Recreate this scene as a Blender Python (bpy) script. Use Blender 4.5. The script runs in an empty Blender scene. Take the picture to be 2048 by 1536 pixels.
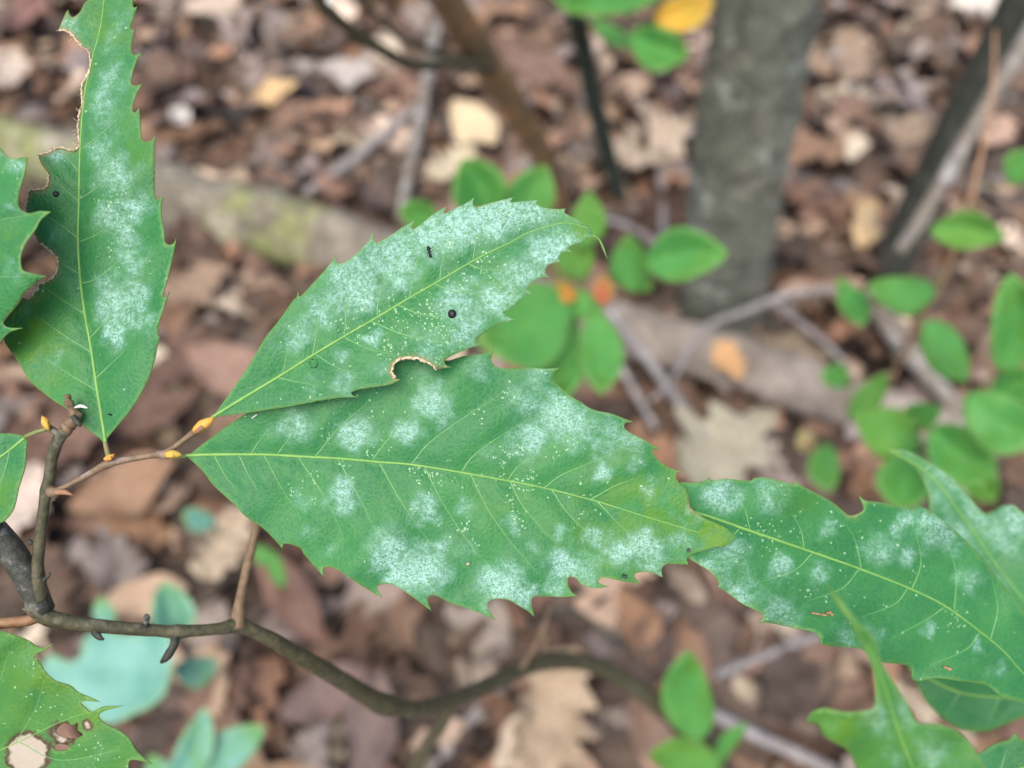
import bpy, math, random
import numpy as np
from mathutils import Vector, Matrix
from mathutils.geometry import delaunay_2d_cdt

random.seed(7); np.random.seed(7)
scene = bpy.context.scene
C = scene.collection

# ------------------------------------------------------------------ camera
H = 1.03; PITCH = 55.0; LENS = 26.0
F = 2048 * LENS / 36.0
cam_data = bpy.data.cameras.new('camera')
cam_data.lens = LENS; cam_data.sensor_width = 36.0
cam_data.clip_start = 0.01; cam_data.clip_end = 500
cam_data.dof.use_dof = True
cam_data.dof.focus_distance = 0.1705
cam_data.dof.aperture_fstop = 26.0 / 4.0
cam = bpy.data.objects.new('camera', cam_data); C.objects.link(cam)
cam.location = (0, 0, H); cam.rotation_euler = (math.radians(90 - PITCH), 0, 0)
scene.camera = cam
# ------------------------------------------------------------------ light
SUN_EL, SUN_AZ = 66.0, 205.0            # azimuth clockwise from +Y
world = bpy.data.worlds.new('World'); scene.world = world; world.use_nodes = True
wn = world.node_tree.nodes; wl = world.node_tree.links
bg = wn['Background']
sky = wn.new('ShaderNodeTexSky'); sky.sky_type = 'NISHITA'; sky.sun_disc = False
sky.sun_elevation = math.radians(SUN_EL); sky.sun_rotation = math.radians(SUN_AZ)
sky.air_density = 1.0; sky.dust_density = 4.0; sky.ozone_density = 1.0
wl.new(sky.outputs[0], bg.inputs[0]); bg.inputs[1].default_value = 0.13
sun_d = bpy.data.lights.new('sun', 'SUN'); sun_d.energy = 1.5; sun_d.angle = math.radians(50)
sun_d.color = (1.0, 0.93, 0.84)
sun = bpy.data.objects.new('sun', sun_d); C.objects.link(sun)
el, az = math.radians(SUN_EL), math.radians(SUN_AZ)
sdir = Vector((math.sin(az) * math.cos(el), math.cos(az) * math.cos(el), math.sin(el)))
sun.rotation_euler = sdir.to_track_quat('Z', 'Y').to_euler(); sun.location = sdir * 20
vs = scene.view_settings
vs.view_transform = 'Standard'; vs.look = 'None'; vs.gamma = 1; vs.use_curve_mapping = False
vs.exposure = 1.0

# ------------------------------------------------------------------ pixel -> place
a_ = math.radians(90 - PITCH)
RIGHT = np.array([1., 0, 0]); UP = np.array([0, math.cos(a_), math.sin(a_)])
FWD = np.array([0, math.sin(a_), -math.cos(a_)]); CAM = np.array([0, 0, H])

def P(px, py, d):
    px = np.asarray(px, float); py = np.asarray(py, float); d = np.asarray(d, float)
    x = (px - 1024) / F * d; y = -(py - 768) / F * d
    return CAM + x[..., None] * RIGHT + y[..., None] * UP + d[..., None] * FWD
def ray(px, py):
    return FWD + (px - 1024) / F * RIGHT - (py - 768) / F * UP
def G(px, py, z=0.0):
    r = ray(px, py); return CAM + r * ((z - H) / r[2])
def VY(px, py, Y):                      # the point of the ray that stands at ground row Y
    r = ray(px, py); return CAM + r * (Y / r[1])
def depth_of(p): return float(np.dot(np.asarray(p) - CAM, FWD))
def pxsize(px, p): return px * depth_of(p) / F

# ------------------------------------------------------------------ objects
def link(name, me, parent=None):
    o = bpy.data.objects.new(name, me); C.objects.link(o)
    if parent is not None: o.parent = parent
    return o
def tag(o, label=None, cat=None, group=None, kind=None):
    if label: o['label'] = label
    if cat: o['category'] = cat
    if group: o['group'] = group
    if kind: o['kind'] = kind
    return o
def thing(name, label, cat, loc, group=None):
    o = bpy.data.objects.new(name, None); C.objects.link(o)
    o.empty_display_size = 0.02; o.location = tuple(loc)
    tag(o, label, cat, group); return o
def origin(parent): return np.array(parent.location) if parent is not None else np.zeros(3)
def mesh(name, verts, faces, mat, smooth=True):
    me = bpy.data.meshes.new(name)
    me.from_pydata([tuple(v) for v in verts], [], [tuple(int(i) for i in f) for f in faces])
    if smooth: me.polygons.foreach_set('use_smooth', [True] * len(me.polygons))
    if mat: me.materials.append(mat)
    me.update(); return me

def catmull(pts, step, closed=False):
    pts = [np.asarray(p, float) for p in pts]
    if len(pts) < 3:
        n = max(2, int(np.linalg.norm(pts[-1] - pts[0]) / step) + 1)
        return np.array([pts[0] + (pts[-1] - pts[0]) * i / (n - 1) for i in range(n)])
    out = []
    q = [2 * pts[0] - pts[1]] + pts + [2 * pts[-1] - pts[-2]]
    for i in range(1, len(q) - 2):
        p0, p1, p2, p3 = q[i - 1:i + 3]
        n = max(1, int(round(np.linalg.norm((p2 - p1)[:3]) / step)))
        for k in range(n):
            t = k / n
            out.append(.5 * ((2 * p1) + (-p0 + p2) * t + (2 * p0 - 5 * p1 + 4 * p2 - p3) * t * t + (-p0 + 3 * p1 - 3 * p2 + p3) * t ** 3))
    out.append(pts[-1]); return np.array(out)

def tube_geo(pts, rad, seg=8, rough=0.0, rs=None, squash=None):
    pts = np.asarray(pts, float); n = len(pts); rad = np.asarray(rad, float)
    tan = np.gradient(pts, axis=0); tan /= np.linalg.norm(tan, axis=1)[:, None] + 1e-12
    ref = np.array([0, 0, 1.]) if abs(tan[0][2]) < .9 else np.array([1., 0, 0])
    u = np.cross(tan[0], ref); u /= np.linalg.norm(u)
    V = []; rs = rs or random.Random(3)
    ph = [rs.uniform(0, 6.28) for _ in range(6)]
    for i in range(n):
        u = u - tan[i] * np.dot(u, tan[i]); u /= np.linalg.norm(u) + 1e-12
        w = np.cross(tan[i], u)
        for k in range(seg):
            a = 2 * math.pi * k / seg
            r = rad[i]
            if rough:
                s = i / n * 40
                r *= 1 + rough * (.5 * math.sin(2 * a + ph[0] + s * .21) + .4 * math.sin(3 * a + ph[1] + s * .13) + .35 * math.sin(s * .9 + ph[2]) + .3 * math.sin(5 * a + s * .55 + ph[3]) + .5 * rs.uniform(-1, 1))
            V.append(pts[i] + r * (math.cos(a) * u + math.sin(a) * w))
    Fc = []
    for i in range(n - 1):
        for k in range(seg):
            k2 = (k + 1) % seg
            Fc.append((i * seg + k, i * seg + k2, (i + 1) * seg + k2, (i + 1) * seg + k))
    Fc.append(tuple(range(seg - 1, -1, -1))); Fc.append(tuple((n - 1) * seg + k for k in range(seg)))
    return V, Fc

def tube(name, ctrl, mat, parent=None, seg=8, step=0.004, rough=0.0, seed=1):
    """ctrl: list of (x, y, z, radius) in world space"""
    c = catmull(ctrl, step)
    V, Fc = tube_geo(c[:, :3] - origin(parent), np.maximum(c[:, 3], 1e-5), seg, rough, random.Random(seed))
    return link(name, mesh(name, V, Fc, mat), parent)
def ctl(pts):
    """(px, py, depth, width_px) -> world control points with radius"""
    return [np.append(P(a, b, d), w * .5 * d / F) for a, b, d, w in pts]

# ------------------------------------------------------------------ materials
def newmat(name):
    m = bpy.data.materials.new(name); m.use_nodes = True
    nt = m.node_tree; b = nt.nodes['Principled BSDF']
    return m, nt, b, nt.nodes['Material Output']
class NB:
    def __init__(s, nt): s.nt = nt
    def n(s, t, **kw):
        x = s.nt.nodes.new(t)
        for k, v in kw.items(): setattr(x, k, v)
        return x
    def l(s, a, b): s.nt.links.new(a, b)
    def val(s, sock, v):
        if hasattr(v, 'is_output') or isinstance(v, bpy.types.NodeSocket): s.l(v, sock)
        else: sock.default_value = v
    def math(s, op, a, b=0.0, clamp=False):
        x = s.n('ShaderNodeMath', operation=op); x.use_clamp = clamp
        s.val(x.inputs[0], a); s.val(x.inputs[1], b); return x.outputs[0]
    def mix(s, f, a, b):
        x = s.n('ShaderNodeMix', data_type='RGBA')
        s.val(x.inputs['Factor'], f)
        for nm, v in (('A', a), ('B', b)):
            so = [i for i in x.inputs if i.name == nm and i.type == 'RGBA'][0]
            s.val(so, v if isinstance(v, bpy.types.NodeSocket) else (*v, 1))
        return [o for o in x.outputs if o.type == 'RGBA'][0]
    def noise(s, vec, scale, detail=3, rough=.55):
        x = s.n('ShaderNodeTexNoise'); x.inputs['Scale'].default_value = scale
        x.inputs['Detail'].default_value = detail; x.inputs['Roughness'].default_value = rough
        if vec is not None: s.l(vec, x.inputs['Vector'])
        return x.outputs['Fac']
    def voro(s, vec, scale, feature='F1'):
        x = s.n('ShaderNodeTexVoronoi', feature=feature); x.inputs['Scale'].default_value = scale
        if vec is not None: s.l(vec, x.inputs['Vector'])
        return x
    def smooth(s, v, lo, hi):
        x = s.n('ShaderNodeMapRange', interpolation_type='SMOOTHSTEP')
        s.val(x.inputs[0], v); x.inputs[1].default_value = lo; x.inputs[2].default_value = hi
        return x.outputs[0]
    def attr(s, name):
        x = s.n('ShaderNodeAttribute'); x.attribute_name = name; return x
    def coord(s, o='Object'): return s.n('ShaderNodeTexCoord').outputs[o]
    def bump(s, h, strength, dist):
        x = s.n('ShaderNodeBump'); x.inputs['Strength'].default_value = strength
        x.inputs['Distance'].default_value = dist; s.l(h, x.inputs['Height']); return x.outputs[0]

def living_leaf_material(name, g1, g2, mild=(.36, .60, .52), trans=.25, rough=.42):
    m, nt, b, out = newmat(name); k = NB(nt)
    uv = k.attr('leafuv').outputs['Vector']
    sep = k.n('ShaderNodeSeparateColor'); k.l(k.attr('mask').outputs['Color'], sep.inputs[0])
    mil, spk, edg = sep.outputs[0], sep.outputs[1], sep.outputs[2]
    sep2 = k.n('ShaderNodeSeparateColor'); k.l(k.attr('mask2').outputs['Color'], sep2.inputs[0])
    yel, brn, tan = sep2.outputs[0], sep2.outputs[1], sep2.outputs[2]
    n1 = k.noise(uv, 1.1, 4); n2 = k.noise(uv, 5, 4)
    col = k.mix(k.smooth(n1, .35, .68), g1, g2)
    col = k.mix(k.math('MULTIPLY', k.smooth(n2, .45, .75), .35), col, (g2[0] * 1.5, g2[1] * 1.15, g2[2] * .8))
    fine = k.noise(uv, 26, 4, .7)
    col = k.mix(k.math('MULTIPLY', k.smooth(fine, .42, .72), .22), col, (.08, .30, .09))
    col = k.mix(k.math('MULTIPLY', k.smooth(k.noise(uv, 11, 5, .7), .5, .75), .35), col, (g1[0] * .75, g1[1] * .78, g1[2] * .8))
    # net of tiny veins
    ve = k.voro(uv, 9, 'DISTANCE_TO_EDGE').outputs['Distance']
    net = k.math('SUBTRACT', 1.0, k.smooth(ve, 0.0, .09))
    col = k.mix(k.math('MULTIPLY', net, .26), col, (.11, .31, .08))
    yn = k.math('MULTIPLY', yel, k.smooth(k.noise(uv, 2.6, 3), .3, .65))
    col = k.mix(yn, col, (.10, .24, .018))
    # mildew bloom: blotchy, with a fine mealy grain
    n3 = k.noise(uv, 3.6, 9, .78); n4 = k.noise(uv, 11, 5, .75); n5 = k.noise(uv, 27, 2, .6)
    mm = k.math('ADD', mil, k.math('MULTIPLY', k.math('SUBTRACT', n3, .5), k.math('ADD', .45, k.math('MULTIPLY', mil, 1.6))))
    mf = k.smooth(mm, .16, 1.08)
    grain = k.math('ADD', k.math('MULTIPLY', n4, 1.2), k.math('MULTIPLY', n5, .9))     # about 1.05
    mg = k.math('MULTIPLY', mf, k.smooth(grain, .80, 1.30))
    mg = k.math('MULTIPLY', k.math('ADD', mg, k.math('MULTIPLY', mf, .20)), .95, clamp=True)
    col = k.mix(mg, col, mild)
    # bare dark pin points inside the bloom
    v2 = k.voro(uv, 15)
    sp2 = k.n('ShaderNodeSeparateColor'); k.l(v2.outputs['Color'], sp2.inputs[0])
    dark = k.math('MULTIPLY', k.math('MULTIPLY', k.math('LESS_THAN', v2.outputs['Distance'], .20), k.math('GREATER_THAN', sp2.outputs[0], .90)), k.smooth(mf, .2, .6))
    col = k.mix(k.math('MULTIPLY', dark, .8), col, (.015, .03, .025))
    # pale stipples
    wv = k.n('ShaderNodeTexNoise'); wv.inputs['Scale'].default_value = 12; k.l(uv, wv.inputs['Vector'])
    va = k.n('ShaderNodeVectorMath', operation='MULTIPLY_ADD'); k.l(wv.outputs['Color'], va.inputs[0]); va.inputs[1].default_value = (.09, .09, .0); k.l(uv, va.inputs[2])
    v3 = k.voro(va.outputs[0], 21)
    sp3 = k.n('ShaderNodeSeparateColor'); k.l(v3.outputs['Color'], sp3.inputs[0])
    thr = k.math('MULTIPLY', sp3.outputs[1], .52)
    dot = k.math('LESS_THAN', v3.outputs['Distance'], thr)
    keep = k.math('GREATER_THAN', k.math('ADD', spk, .008), sp3.outputs[0])
    col = k.mix(k.math('MULTIPLY', k.math('MULTIPLY', dot, keep), .66), col, (.46, .68, .42))
    # pale margin, chewed brown margin, dead patch
    col = k.mix(k.math('MULTIPLY', edg, .45), col, (.24, .40, .10))
    col = k.mix(k.math('MULTIPLY', brn, k.smooth(k.noise(uv, 9, 3), .2, .5)), col, (.30, .20, .10))
    tn = k.math('ADD', tan, k.math('MULTIPLY', k.math('SUBTRACT', k.noise(uv, 6, 4), .5), .45))
    ring = k.math('MULTIPLY', k.smooth(tn, .30, .45), k.math('SUBTRACT', 1.0, k.smooth(tn, .45, .60)))
    ring = k.math('MULTIPLY', ring, k.smooth(tan, .05, .2))
    col = k.mix(k.math('MULTIPLY', k.smooth(tn, .46, .56), k.smooth(tan, .05, .2)), col, (.50, .43, .34))
    col = k.mix(ring, col, (.09, .05, .03))
    k.l(col, b.inputs['Base Color'])
    k.val(b.inputs['Roughness'], k.math('ADD', rough, k.math('MULTIPLY', mg, .4), clamp=True))
    b.inputs['Specular IOR Level'].default_value = .26
    hgt = k.math('ADD', k.math('MULTIPLY', ve, 1.0), k.math('MULTIPLY', k.noise(uv, 22, 3), .5))
    k.l(k.bump(hgt, .6, .0003), b.inputs['Normal'])
    tr = k.n('ShaderNodeBsdfTranslucent')
    k.l(k.mix(.5, col, (.10, .26, .02)), tr.inputs['Color'])
    ms = k.n('ShaderNodeMixShader'); ms.inputs[0].default_value = trans
    k.l(b.outputs[0], ms.inputs[1]); k.l(tr.outputs[0], ms.inputs[2]); k.l(ms.outputs[0], out.inputs['Surface'])
    return m

def simple(name, c1, c2, scale, rough=.7, bumpd=0.0, c3=None, spec=.3, detail=5):
    m, nt, b, out = newmat(name); k = NB(nt); co = k.coord()
    n = k.noise(co, scale, detail, .6)
    col = k.mix(k.smooth(n, .35, .65), c1, c2)
    if c3: col = k.mix(k.smooth(k.noise(co, scale * .37 + .01, 4, .65), .55, .68), col, c3)
    k.l(col, b.inputs['Base Color']); b.inputs['Roughness'].default_value = rough
    b.inputs['Specular IOR Level'].default_value = spec
    if bumpd: k.l(k.bump(k.noise(co, scale * 1.7, 5, .65), .8, bumpd), b.inputs['Normal'])
    return m

M_leaf = living_leaf_material('leaf_green', (.030, .182, .062), (.046, .222, .066))
M_leaf_y = living_leaf_material('leaf_yellowish', (.055, .21, .05), (.085, .25, .05), trans=.3)
M_shrub = living_leaf_material('shrub_leaf_green', (.095, .36, .09), (.14, .42, .10), trans=.4)
M_mint = living_leaf_material('seedling_leaf_pale', (.11, .29, .25), (.20, .41, .37), trans=.15)
M_orange = living_leaf_material('turning_leaf_orange', (.62, .30, .05), (.70, .20, .05), trans=.3)
M_yellow = living_leaf_material('turning_leaf_yellow', (.85, .50, .07), (.80, .36, .06), trans=.3)
M_blush = living_leaf_material('young_leaf_blush', (.48, .30, .20), (.40, .36, .16), trans=.3)
M_shrub2 = living_leaf_material('shrub_leaf_bright', (.15, .42, .085), (.21, .48, .10), trans=.45, rough=.34)
M_red = living_leaf_material('turning_leaf_red', (.62, .14, .09), (.55, .10, .07), trans=.3)
M_midrib = simple('midrib_yellow_green', (.15, .33, .075), (.19, .37, .09), 300, .5)
M_vein = simple('vein_pale_green', (.13, .31, .11), (.17, .36, .13), 300, .5)
M_shrubrib = simple('shrub_rib_green', (.085, .34, .09), (.11, .38, .10), 300, .5)
M_petiole = simple('petiole_olive', (.16, .20, .06), (.20, .17, .08), 250, .5)
M_torn = simple('torn_edge_tan', (.42, .31, .19), (.58, .47, .33), 900, .85)
M_twig = simple('twig_brown', (.14, .092, .05), (.20, .14, .085), 420, .45, .0004, (.27, .21, .18))
M_stem = simple('stem_olive_brown', (.050, .050, .027), (.095, .088, .048), 420, .5, .0005, (.15, .14, .105))
M_stem_dark = simple('stem_dark_grey', (.030, .034, .026), (.062, .062, .05), 420, .5, .0006, (.17, .17, .16))
M_bud = simple('bud_orange', (.62, .30, .05), (.45, .34, .06), 420, .4, .0001, (.55, .20, .05))
M_bud_red = simple('bud_scale_brown', (.24, .12, .06), (.30, .18, .10), 400, .6, .0001)
M_black = simple('shell_black', (.006, .006, .009), (.010, .010, .014), 500, .42, spec=.3)
M_debris = simple('debris_orange_brown', (.20, .11, .045), (.36, .23, .12), 900, .6)
M_white = simple('husk_white', (.6, .58, .5), (.7, .68, .62), 700, .7)

# ------------------------------------------------------------------ leaf builder
def outline(pts, step=4.0):
    """polyline with corner flag (third value 1) -> dense curve"""
    n = len(pts); corners = [i for i, p in enumerate(pts) if len(p) > 2]
    out = []
    if not corners: corners = [0]
    for a, i in enumerate(corners):
        j = corners[(a + 1) % len(corners)]
        seg = []; k = i
        while True:
            seg.append(pts[k % n][:2]); k += 1
            if k % n == j: seg.append(pts[j][:2]); break
        c = catmull([np.array(p, float) for p in seg], step)
        out.extend(c[:-1])
    return np.array(out)

def inside(poly, q):
    x, y = q[:, 0], q[:, 1]; res = np.zeros(len(q), bool)
    a = poly; b = np.roll(poly, -1, axis=0)
    for (x1, y1), (x2, y2) in zip(a, b):
        if y1 == y2: continue
        c = ((y1 > y) != (y2 > y)) & (x < (x2 - x1) * (y - y1) / (y2 - y1) + x1)
        res ^= c
    return res
def seg_dist(q, a, b):
    """min distance of points q to segments a-b"""
    best = np.full(len(q), 1e9)
    for p1, p2 in zip(a, b):
        d = p2 - p1; L = float(d @ d) + 1e-9
        t = np.clip(((q - p1) @ d) / L, 0, 1)
        e = q - p1 - t[:, None] * d
        best = np.minimum(best, np.einsum('ij,ij->i', e, e))
    return np.sqrt(best)
def line_dist(q, poly):
    poly = np.asarray(poly, float); return seg_dist(q, poly[:-1], poly[1:])
def blobs(q, lst, warp=False):
    v = np.zeros(len(q))
    if warp:
        x, y = q[:, 0], q[:, 1]
        q = q + np.stack([8 * np.sin(y / 13 + 1.3) * np.cos(x / 19) + 6 * np.sin(x / 7.5 + y / 11), 8 * np.sin(x / 12 + .4) * np.cos(y / 17) + 6 * np.sin(y / 8.1 - x / 10 + 2)], axis=1)
    for x, y, r, s in lst:
        d2 = ((q[:, 0] - x) ** 2 + (q[:, 1] - y) ** 2) / (r * r)
        v = np.maximum(v, s * np.exp(-d2 * .62)) + .05 * s * np.exp(-d2 * .75)
    return np.clip(v, 0, 1)

class Surf:
    """depth of a leaf blade as a function of the picture position"""
    def __init__(s, pts, fold=0.0, mid=None, veins=(), valley=.00045, wave=.0012, ph=0.0, wl=170):
        A = np.array([[x, y, 1] for x, y, d in pts], float); b = np.array([d for x, y, d in pts])
        s.c = np.linalg.lstsq(A, b, rcond=None)[0]
        s.fold, s.mid, s.veins, s.valley, s.wave, s.ph, s.wl = fold, mid, veins, valley, wave, ph, wl
    def vdist(s, q):
        return line_dist(q, s.mid) if s.mid is not None else np.full(len(q), 1e3)
    def __call__(s, q):
        q = np.atleast_2d(np.asarray(q, float))
        d = q[:, 0] * s.c[0] + q[:, 1] * s.c[1] + s.c[2]
        if s.mid is not None:
            dm = line_dist(q, s.mid)
            d = d - s.fold * dm / 1000.0
            d = d + s.valley * 1.3 * np.exp(-(dm / 22) ** 2)
            w = np.clip(dm / 120, 0, 1.5)
        else: w = 1
        d = d + s.wave * w * (np.sin(q[:, 0] / s.wl * 3.1 + s.ph) * np.cos(q[:, 1] / s.wl * 2.3 + s.ph * 1.7) + .5 * np.sin((q[:, 0] + q[:, 1]) / s.wl * 6.1 + s.ph * 2.3))
        if len(s.veins):
            dv = np.full(len(q), 1e9)
            for v in s.veins: dv = np.minimum(dv, line_dist(q, v))
            d = d + s.valley * np.exp(-(dv / 16) ** 2)
        return d

def blade(name, parent, out_pts, surf, mat, grid=7.0, hole=None, mildew=(), specks=(), yellow=(), brown=(), tan=(), step=4.0, base_mil=0.0, thick=.00022):
    poly = outline(out_pts, step); holes = [outline(h, step) for h in (hole or [])]
    lo, hi = poly.min(0), poly.max(0)
    gx = np.arange(lo[0], hi[0], grid); gy = np.arange(lo[1], hi[1], grid * .87)
    q = np.array([(x + (grid / 2 if j % 2 else 0), y) for j, y in enumerate(gy) for x in gx])
    q += np.random.uniform(-grid * .12, grid * .12, q.shape)
    q = q[inside(poly, q)]
    allp = [poly] + holes
    for h in holes: q = q[~inside(h, q)]
    de = np.full(len(q), 1e9)
    for h in allp: de = np.minimum(de, seg_dist(q, h, np.roll(h, -1, axis=0)))
    q = q[de > grid * .5]
    verts = []; edges = []
    for h in allp:
        s0 = len(verts); verts += [Vector(p) for p in h]
        edges += [(s0 + i, s0 + (i + 1) % len(h)) for i in range(len(h))]
    nb = len(verts); verts += [Vector(p) for p in q]
    r = delaunay_2d_cdt(verts, edges, [], 0, 1e-4)
    v2 = np.array([tuple(v) for v in r[0]]); fs = [f for f in r[2]]
    cen = np.array([v2[list(f)].mean(0) for f in fs])
    ok = inside(poly, cen)
    for h in holes: ok &= ~inside(h, cen)
    fs = [f for f, o in zip(fs, ok) if o]
    used = sorted({i for f in fs for i in f}); mp = {o: i for i, o in enumerate(used)}
    v2 = v2[used]; fs = [tuple(mp[i] for i in f) for f in fs]
    d = surf(v2); W = P(v2[:, 0], v2[:, 1], d) - origin(parent)
    # make the faces look at the camera
    f0 = fs[0]; nrm = np.cross(W[f0[1]] - W[f0[0]], W[f0[2]] - W[f0[0]])
    if np.dot(nrm, FWD) > 0: fs = [f[::-1] for f in fs]
    me = mesh(name, W, fs, mat)
    n = len(v2)
    uvl = me.attributes.new('leafuv', 'FLOAT_VECTOR', 'POINT')
    off = np.array([hash(name) % 7, len(out_pts) % 11, n % 13]) * 3.7 * 0
    uv3 = np.zeros((n, 3)); uv3[:, :2] = v2 / 100.0; uv3[:, 2] = (n % 97) * .31
    uvl.data.foreach_set('vector', uv3.ravel())
    dedge = np.full(n, 1e9)
    for h in allp: dedge = np.minimum(dedge, seg_dist(v2, h, np.roll(h, -1, axis=0)))
    onb = (dedge < .6).astype(float)
    mk = np.ones((n, 4)); mk[:, 0] = np.clip(blobs(v2, mildew, True) * (1 - .65 * np.exp(-(surf.vdist(v2) / 20) ** 2)) + base_mil, 0, 1); mk[:, 1] = blobs(v2, specks); mk[:, 2] = onb
    c1 = me.attributes.new('mask', 'FLOAT_COLOR', 'POINT'); c1.data.foreach_set('color', mk.ravel())
    m2 = np.ones((n, 4)); m2[:, 0] = blobs(v2, yellow); m2[:, 1] = blobs(v2, brown) * np.exp(-dedge / 4); m2[:, 2] = blobs(v2, tan)
    c2 = me.attributes.new('mask2', 'FLOAT_COLOR', 'POINT'); c2.data.foreach_set('color', m2.ravel())
    o = link(name, me, parent)
    so = o.modifiers.new('thickness', 'SOLIDIFY'); so.thickness = thick; so.offset = -1
    return o

def rib(name, parent, poly, surf, w0, w1, mat, lift=0.00003, step=8, org=None, seg=6):
    c = catmull([np.array(p, float) for p in poly], step)
    d = surf(c) - lift
    W = P(c[:, 0], c[:, 1], d); n = len(c)
    rad = np.linspace(w0, w1, n) * .5 * d / F
    V, Fc = tube_geo(W - (org if org is not None else origin(parent)), rad, seg)
    return link(name, mesh(name, V, Fc, mat), parent)

def full_leaf(parent, out_pts, surf_pts, mid, veins, mat=M_leaf, mid_w=(7.0, 1.6), vein_w=(3.0, .5), label=None, fold=0.0, valley=.00045, wave=.0012, ph=0.0, **kw):
    mid = [np.array(p, float) for p in mid]; mc = catmull(mid, 12)
    vc = [catmull([np.array(p, float) for p in v], 12) for v in veins]
    s = Surf(surf_pts, fold, mc, vc, valley, wave, ph)
    o = blade('leaf', parent, out_pts, s, mat, **kw)
    if label: o['label'] = label
    org = origin(parent)
    rib('midrib', o, mid, s, mid_w[0], mid_w[1], M_midrib, org=org, lift=.00002)
    for v in veins: rib('vein', o, v, s, vein_w[0], vein_w[1], M_vein, org=org, seg=5, lift=.00001)
    return o, s

# ================================================================== GROUND
def ground():
    xs = np.concatenate([np.linspace(-60, -5, 12)[:-1], np.linspace(-5, 5, 90), np.linspace(5, 60, 12)[1:]])
    ys = np.concatenate([np.linspace(-60, -4, 12)[:-1], np.linspace(-4, 7, 100), np.linspace(7, 60, 12)[1:]])
    V = []
    for y in ys:
        for x in xs:
            z = .012 * math.sin(x * 5.1 + y * 2.3) + .010 * math.sin(y * 7.7 - x * 3.1 + 1) - .02
            V.append((x, y, z))
    nx = len(xs); Fc = [(j * nx + i, j * nx + i + 1, (j + 1) * nx + i + 1, (j + 1) * nx + i) for j in range(len(ys) - 1) for i in range(nx - 1)]
    m, nt, b, out = newmat('forest_soil'); k = NB(nt); co = k.coord()
    v = k.voro(co, 16); sp = k.n('ShaderNodeSeparateColor'); k.l(v.outputs['Color'], sp.inputs[0])
    col = k.mix(sp.outputs[0], (.08, .058, .045), (.20, .15, .12))
    col = k.mix(k.smooth(k.noise(co, 9, 5), .4, .65), col, (.06, .045, .036))
    k.l(col, b.inputs['Base Color']); b.inputs['Roughness'].default_value = .95
    k.l(k.bump(v.outputs['Distance'], .8, .02), b.inputs['Normal'])
    o = link('ground', mesh('ground', V, Fc, m)); o['kind'] = 'structure'
ground()

# ------------------------------------------------------------------ fallen leaves
def litter_material(name, source):
    m, nt, b, out = newmat(name); k = NB(nt); co = k.coord()
    if source == 'object': base = k.n('ShaderNodeObjectInfo').outputs['Color']
    else: base = k.attr('tint').outputs['Color']
    lo = k.n('ShaderNodeMix', data_type='RGBA', blend_type='MULTIPLY'); lo.inputs['Factor'].default_value = 1
    a, c = [i for i in lo.inputs if i.type == 'RGBA']
    k.l(base, a)
    n = k.noise(co, 38, 5, .65)
    k.l(k.mix(k.smooth(n, .3, .7), (.55, .50, .46), (1.18, 1.15, 1.12)), c)
    res = [o for o in lo.outputs if o.type == 'RGBA'][0]
    spots = k.smooth(k.noise(co, 95, 3), .62, .7)
    res = k.mix(k.math('MULTIPLY', spots, .5), res, (.04, .028, .02))
    k.l(res, b.inputs['Base Color']); b.inputs['Roughness'].default_value = .62
    b.inputs['Specular IOR Level'].default_value = .35
    k.l(k.bump(k.noise(co, 120, 4), .5, .002), b.inputs['Normal'])
    return m
M_lit_obj = litter_material('fallen_leaf_dry', 'object')
M_lit_att = litter_material('litter_dry', 'attribute')

def dry_leaf(kind, seed, nt_=16, nc=6):
    """one curled dead leaf, 1 unit long, lying in XY"""
    r = random.Random(seed); V = []; Fc = []
    bend = r.uniform(-.5, .8); curl = r.uniform(-.3, 1.1); twist = r.uniform(-.6, .6); ph = r.uniform(0, 6)
    for i in range(nt_):
        t = i / (nt_ - 1)
        if kind == 'oak':
            env = .34 * math.sin(math.pi * min(1, t ** .8 * .97 + .02)) ** .6
            w = env * (.62 + .38 * (1 if i % 3 == 1 else (.55 if i % 3 == 2 else -.15)))
        elif kind == 'oval': w = .25 * math.sin(math.pi * (t * .96 + .02)) ** .8
        elif kind == 'maple':
            w = .46 * (1 - abs(t - .36) / .66) * (.75 + .35 * (1 if i % 4 in (1, 2) else -.3)); w = max(w, .01)
        else: w = .15 * math.sin(math.pi * (t * .96 + .02)) ** .9
        w = max(w, .008)
        for j in range(nc):
            s = (j / (nc - 1) - .5) * 2
            y = s * w * (1 + .12 * math.sin(7 * t + ph + s * 2)); x = t - .5
            z = curl * y * y * 1.6 + bend * (x * x) * .5 + twist * x * y + .055 * math.sin(9 * t + ph) * abs(s) + .04 * math.sin(5 * s + 6 * t + ph) + .03 * math.sin(14 * t + 3 * s + ph * 2) + r.uniform(-.012, .012)
            V.append((x, y, z))
    for i in range(nt_ - 1):
        for j in range(nc - 1):
            a = i * nc + j; Fc.append((a, a + 1, a + nc + 1, a + nc))
    V = np.array(V); V[:, 2] -= V[:, 2].min()
    return V, Fc
kinds = ['oak', 'oval', 'maple', 'narrow']
LM = {}
for kd in kinds:
    for v in range(5):
        V, Fc = dry_leaf(kd, hash((kd == 'oak', v)) % 1000 + v * 31 + kinds.index(kd) * 101)
        LM[kd, v] = (V, Fc, dry_leaf(kd, v * 31 + kinds.index(kd) * 101, 9, 3))
LME = {k_: mesh('fallen_leaf', v[0], v[1], M_lit_obj) for k_, v in LM.items()}
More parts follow.
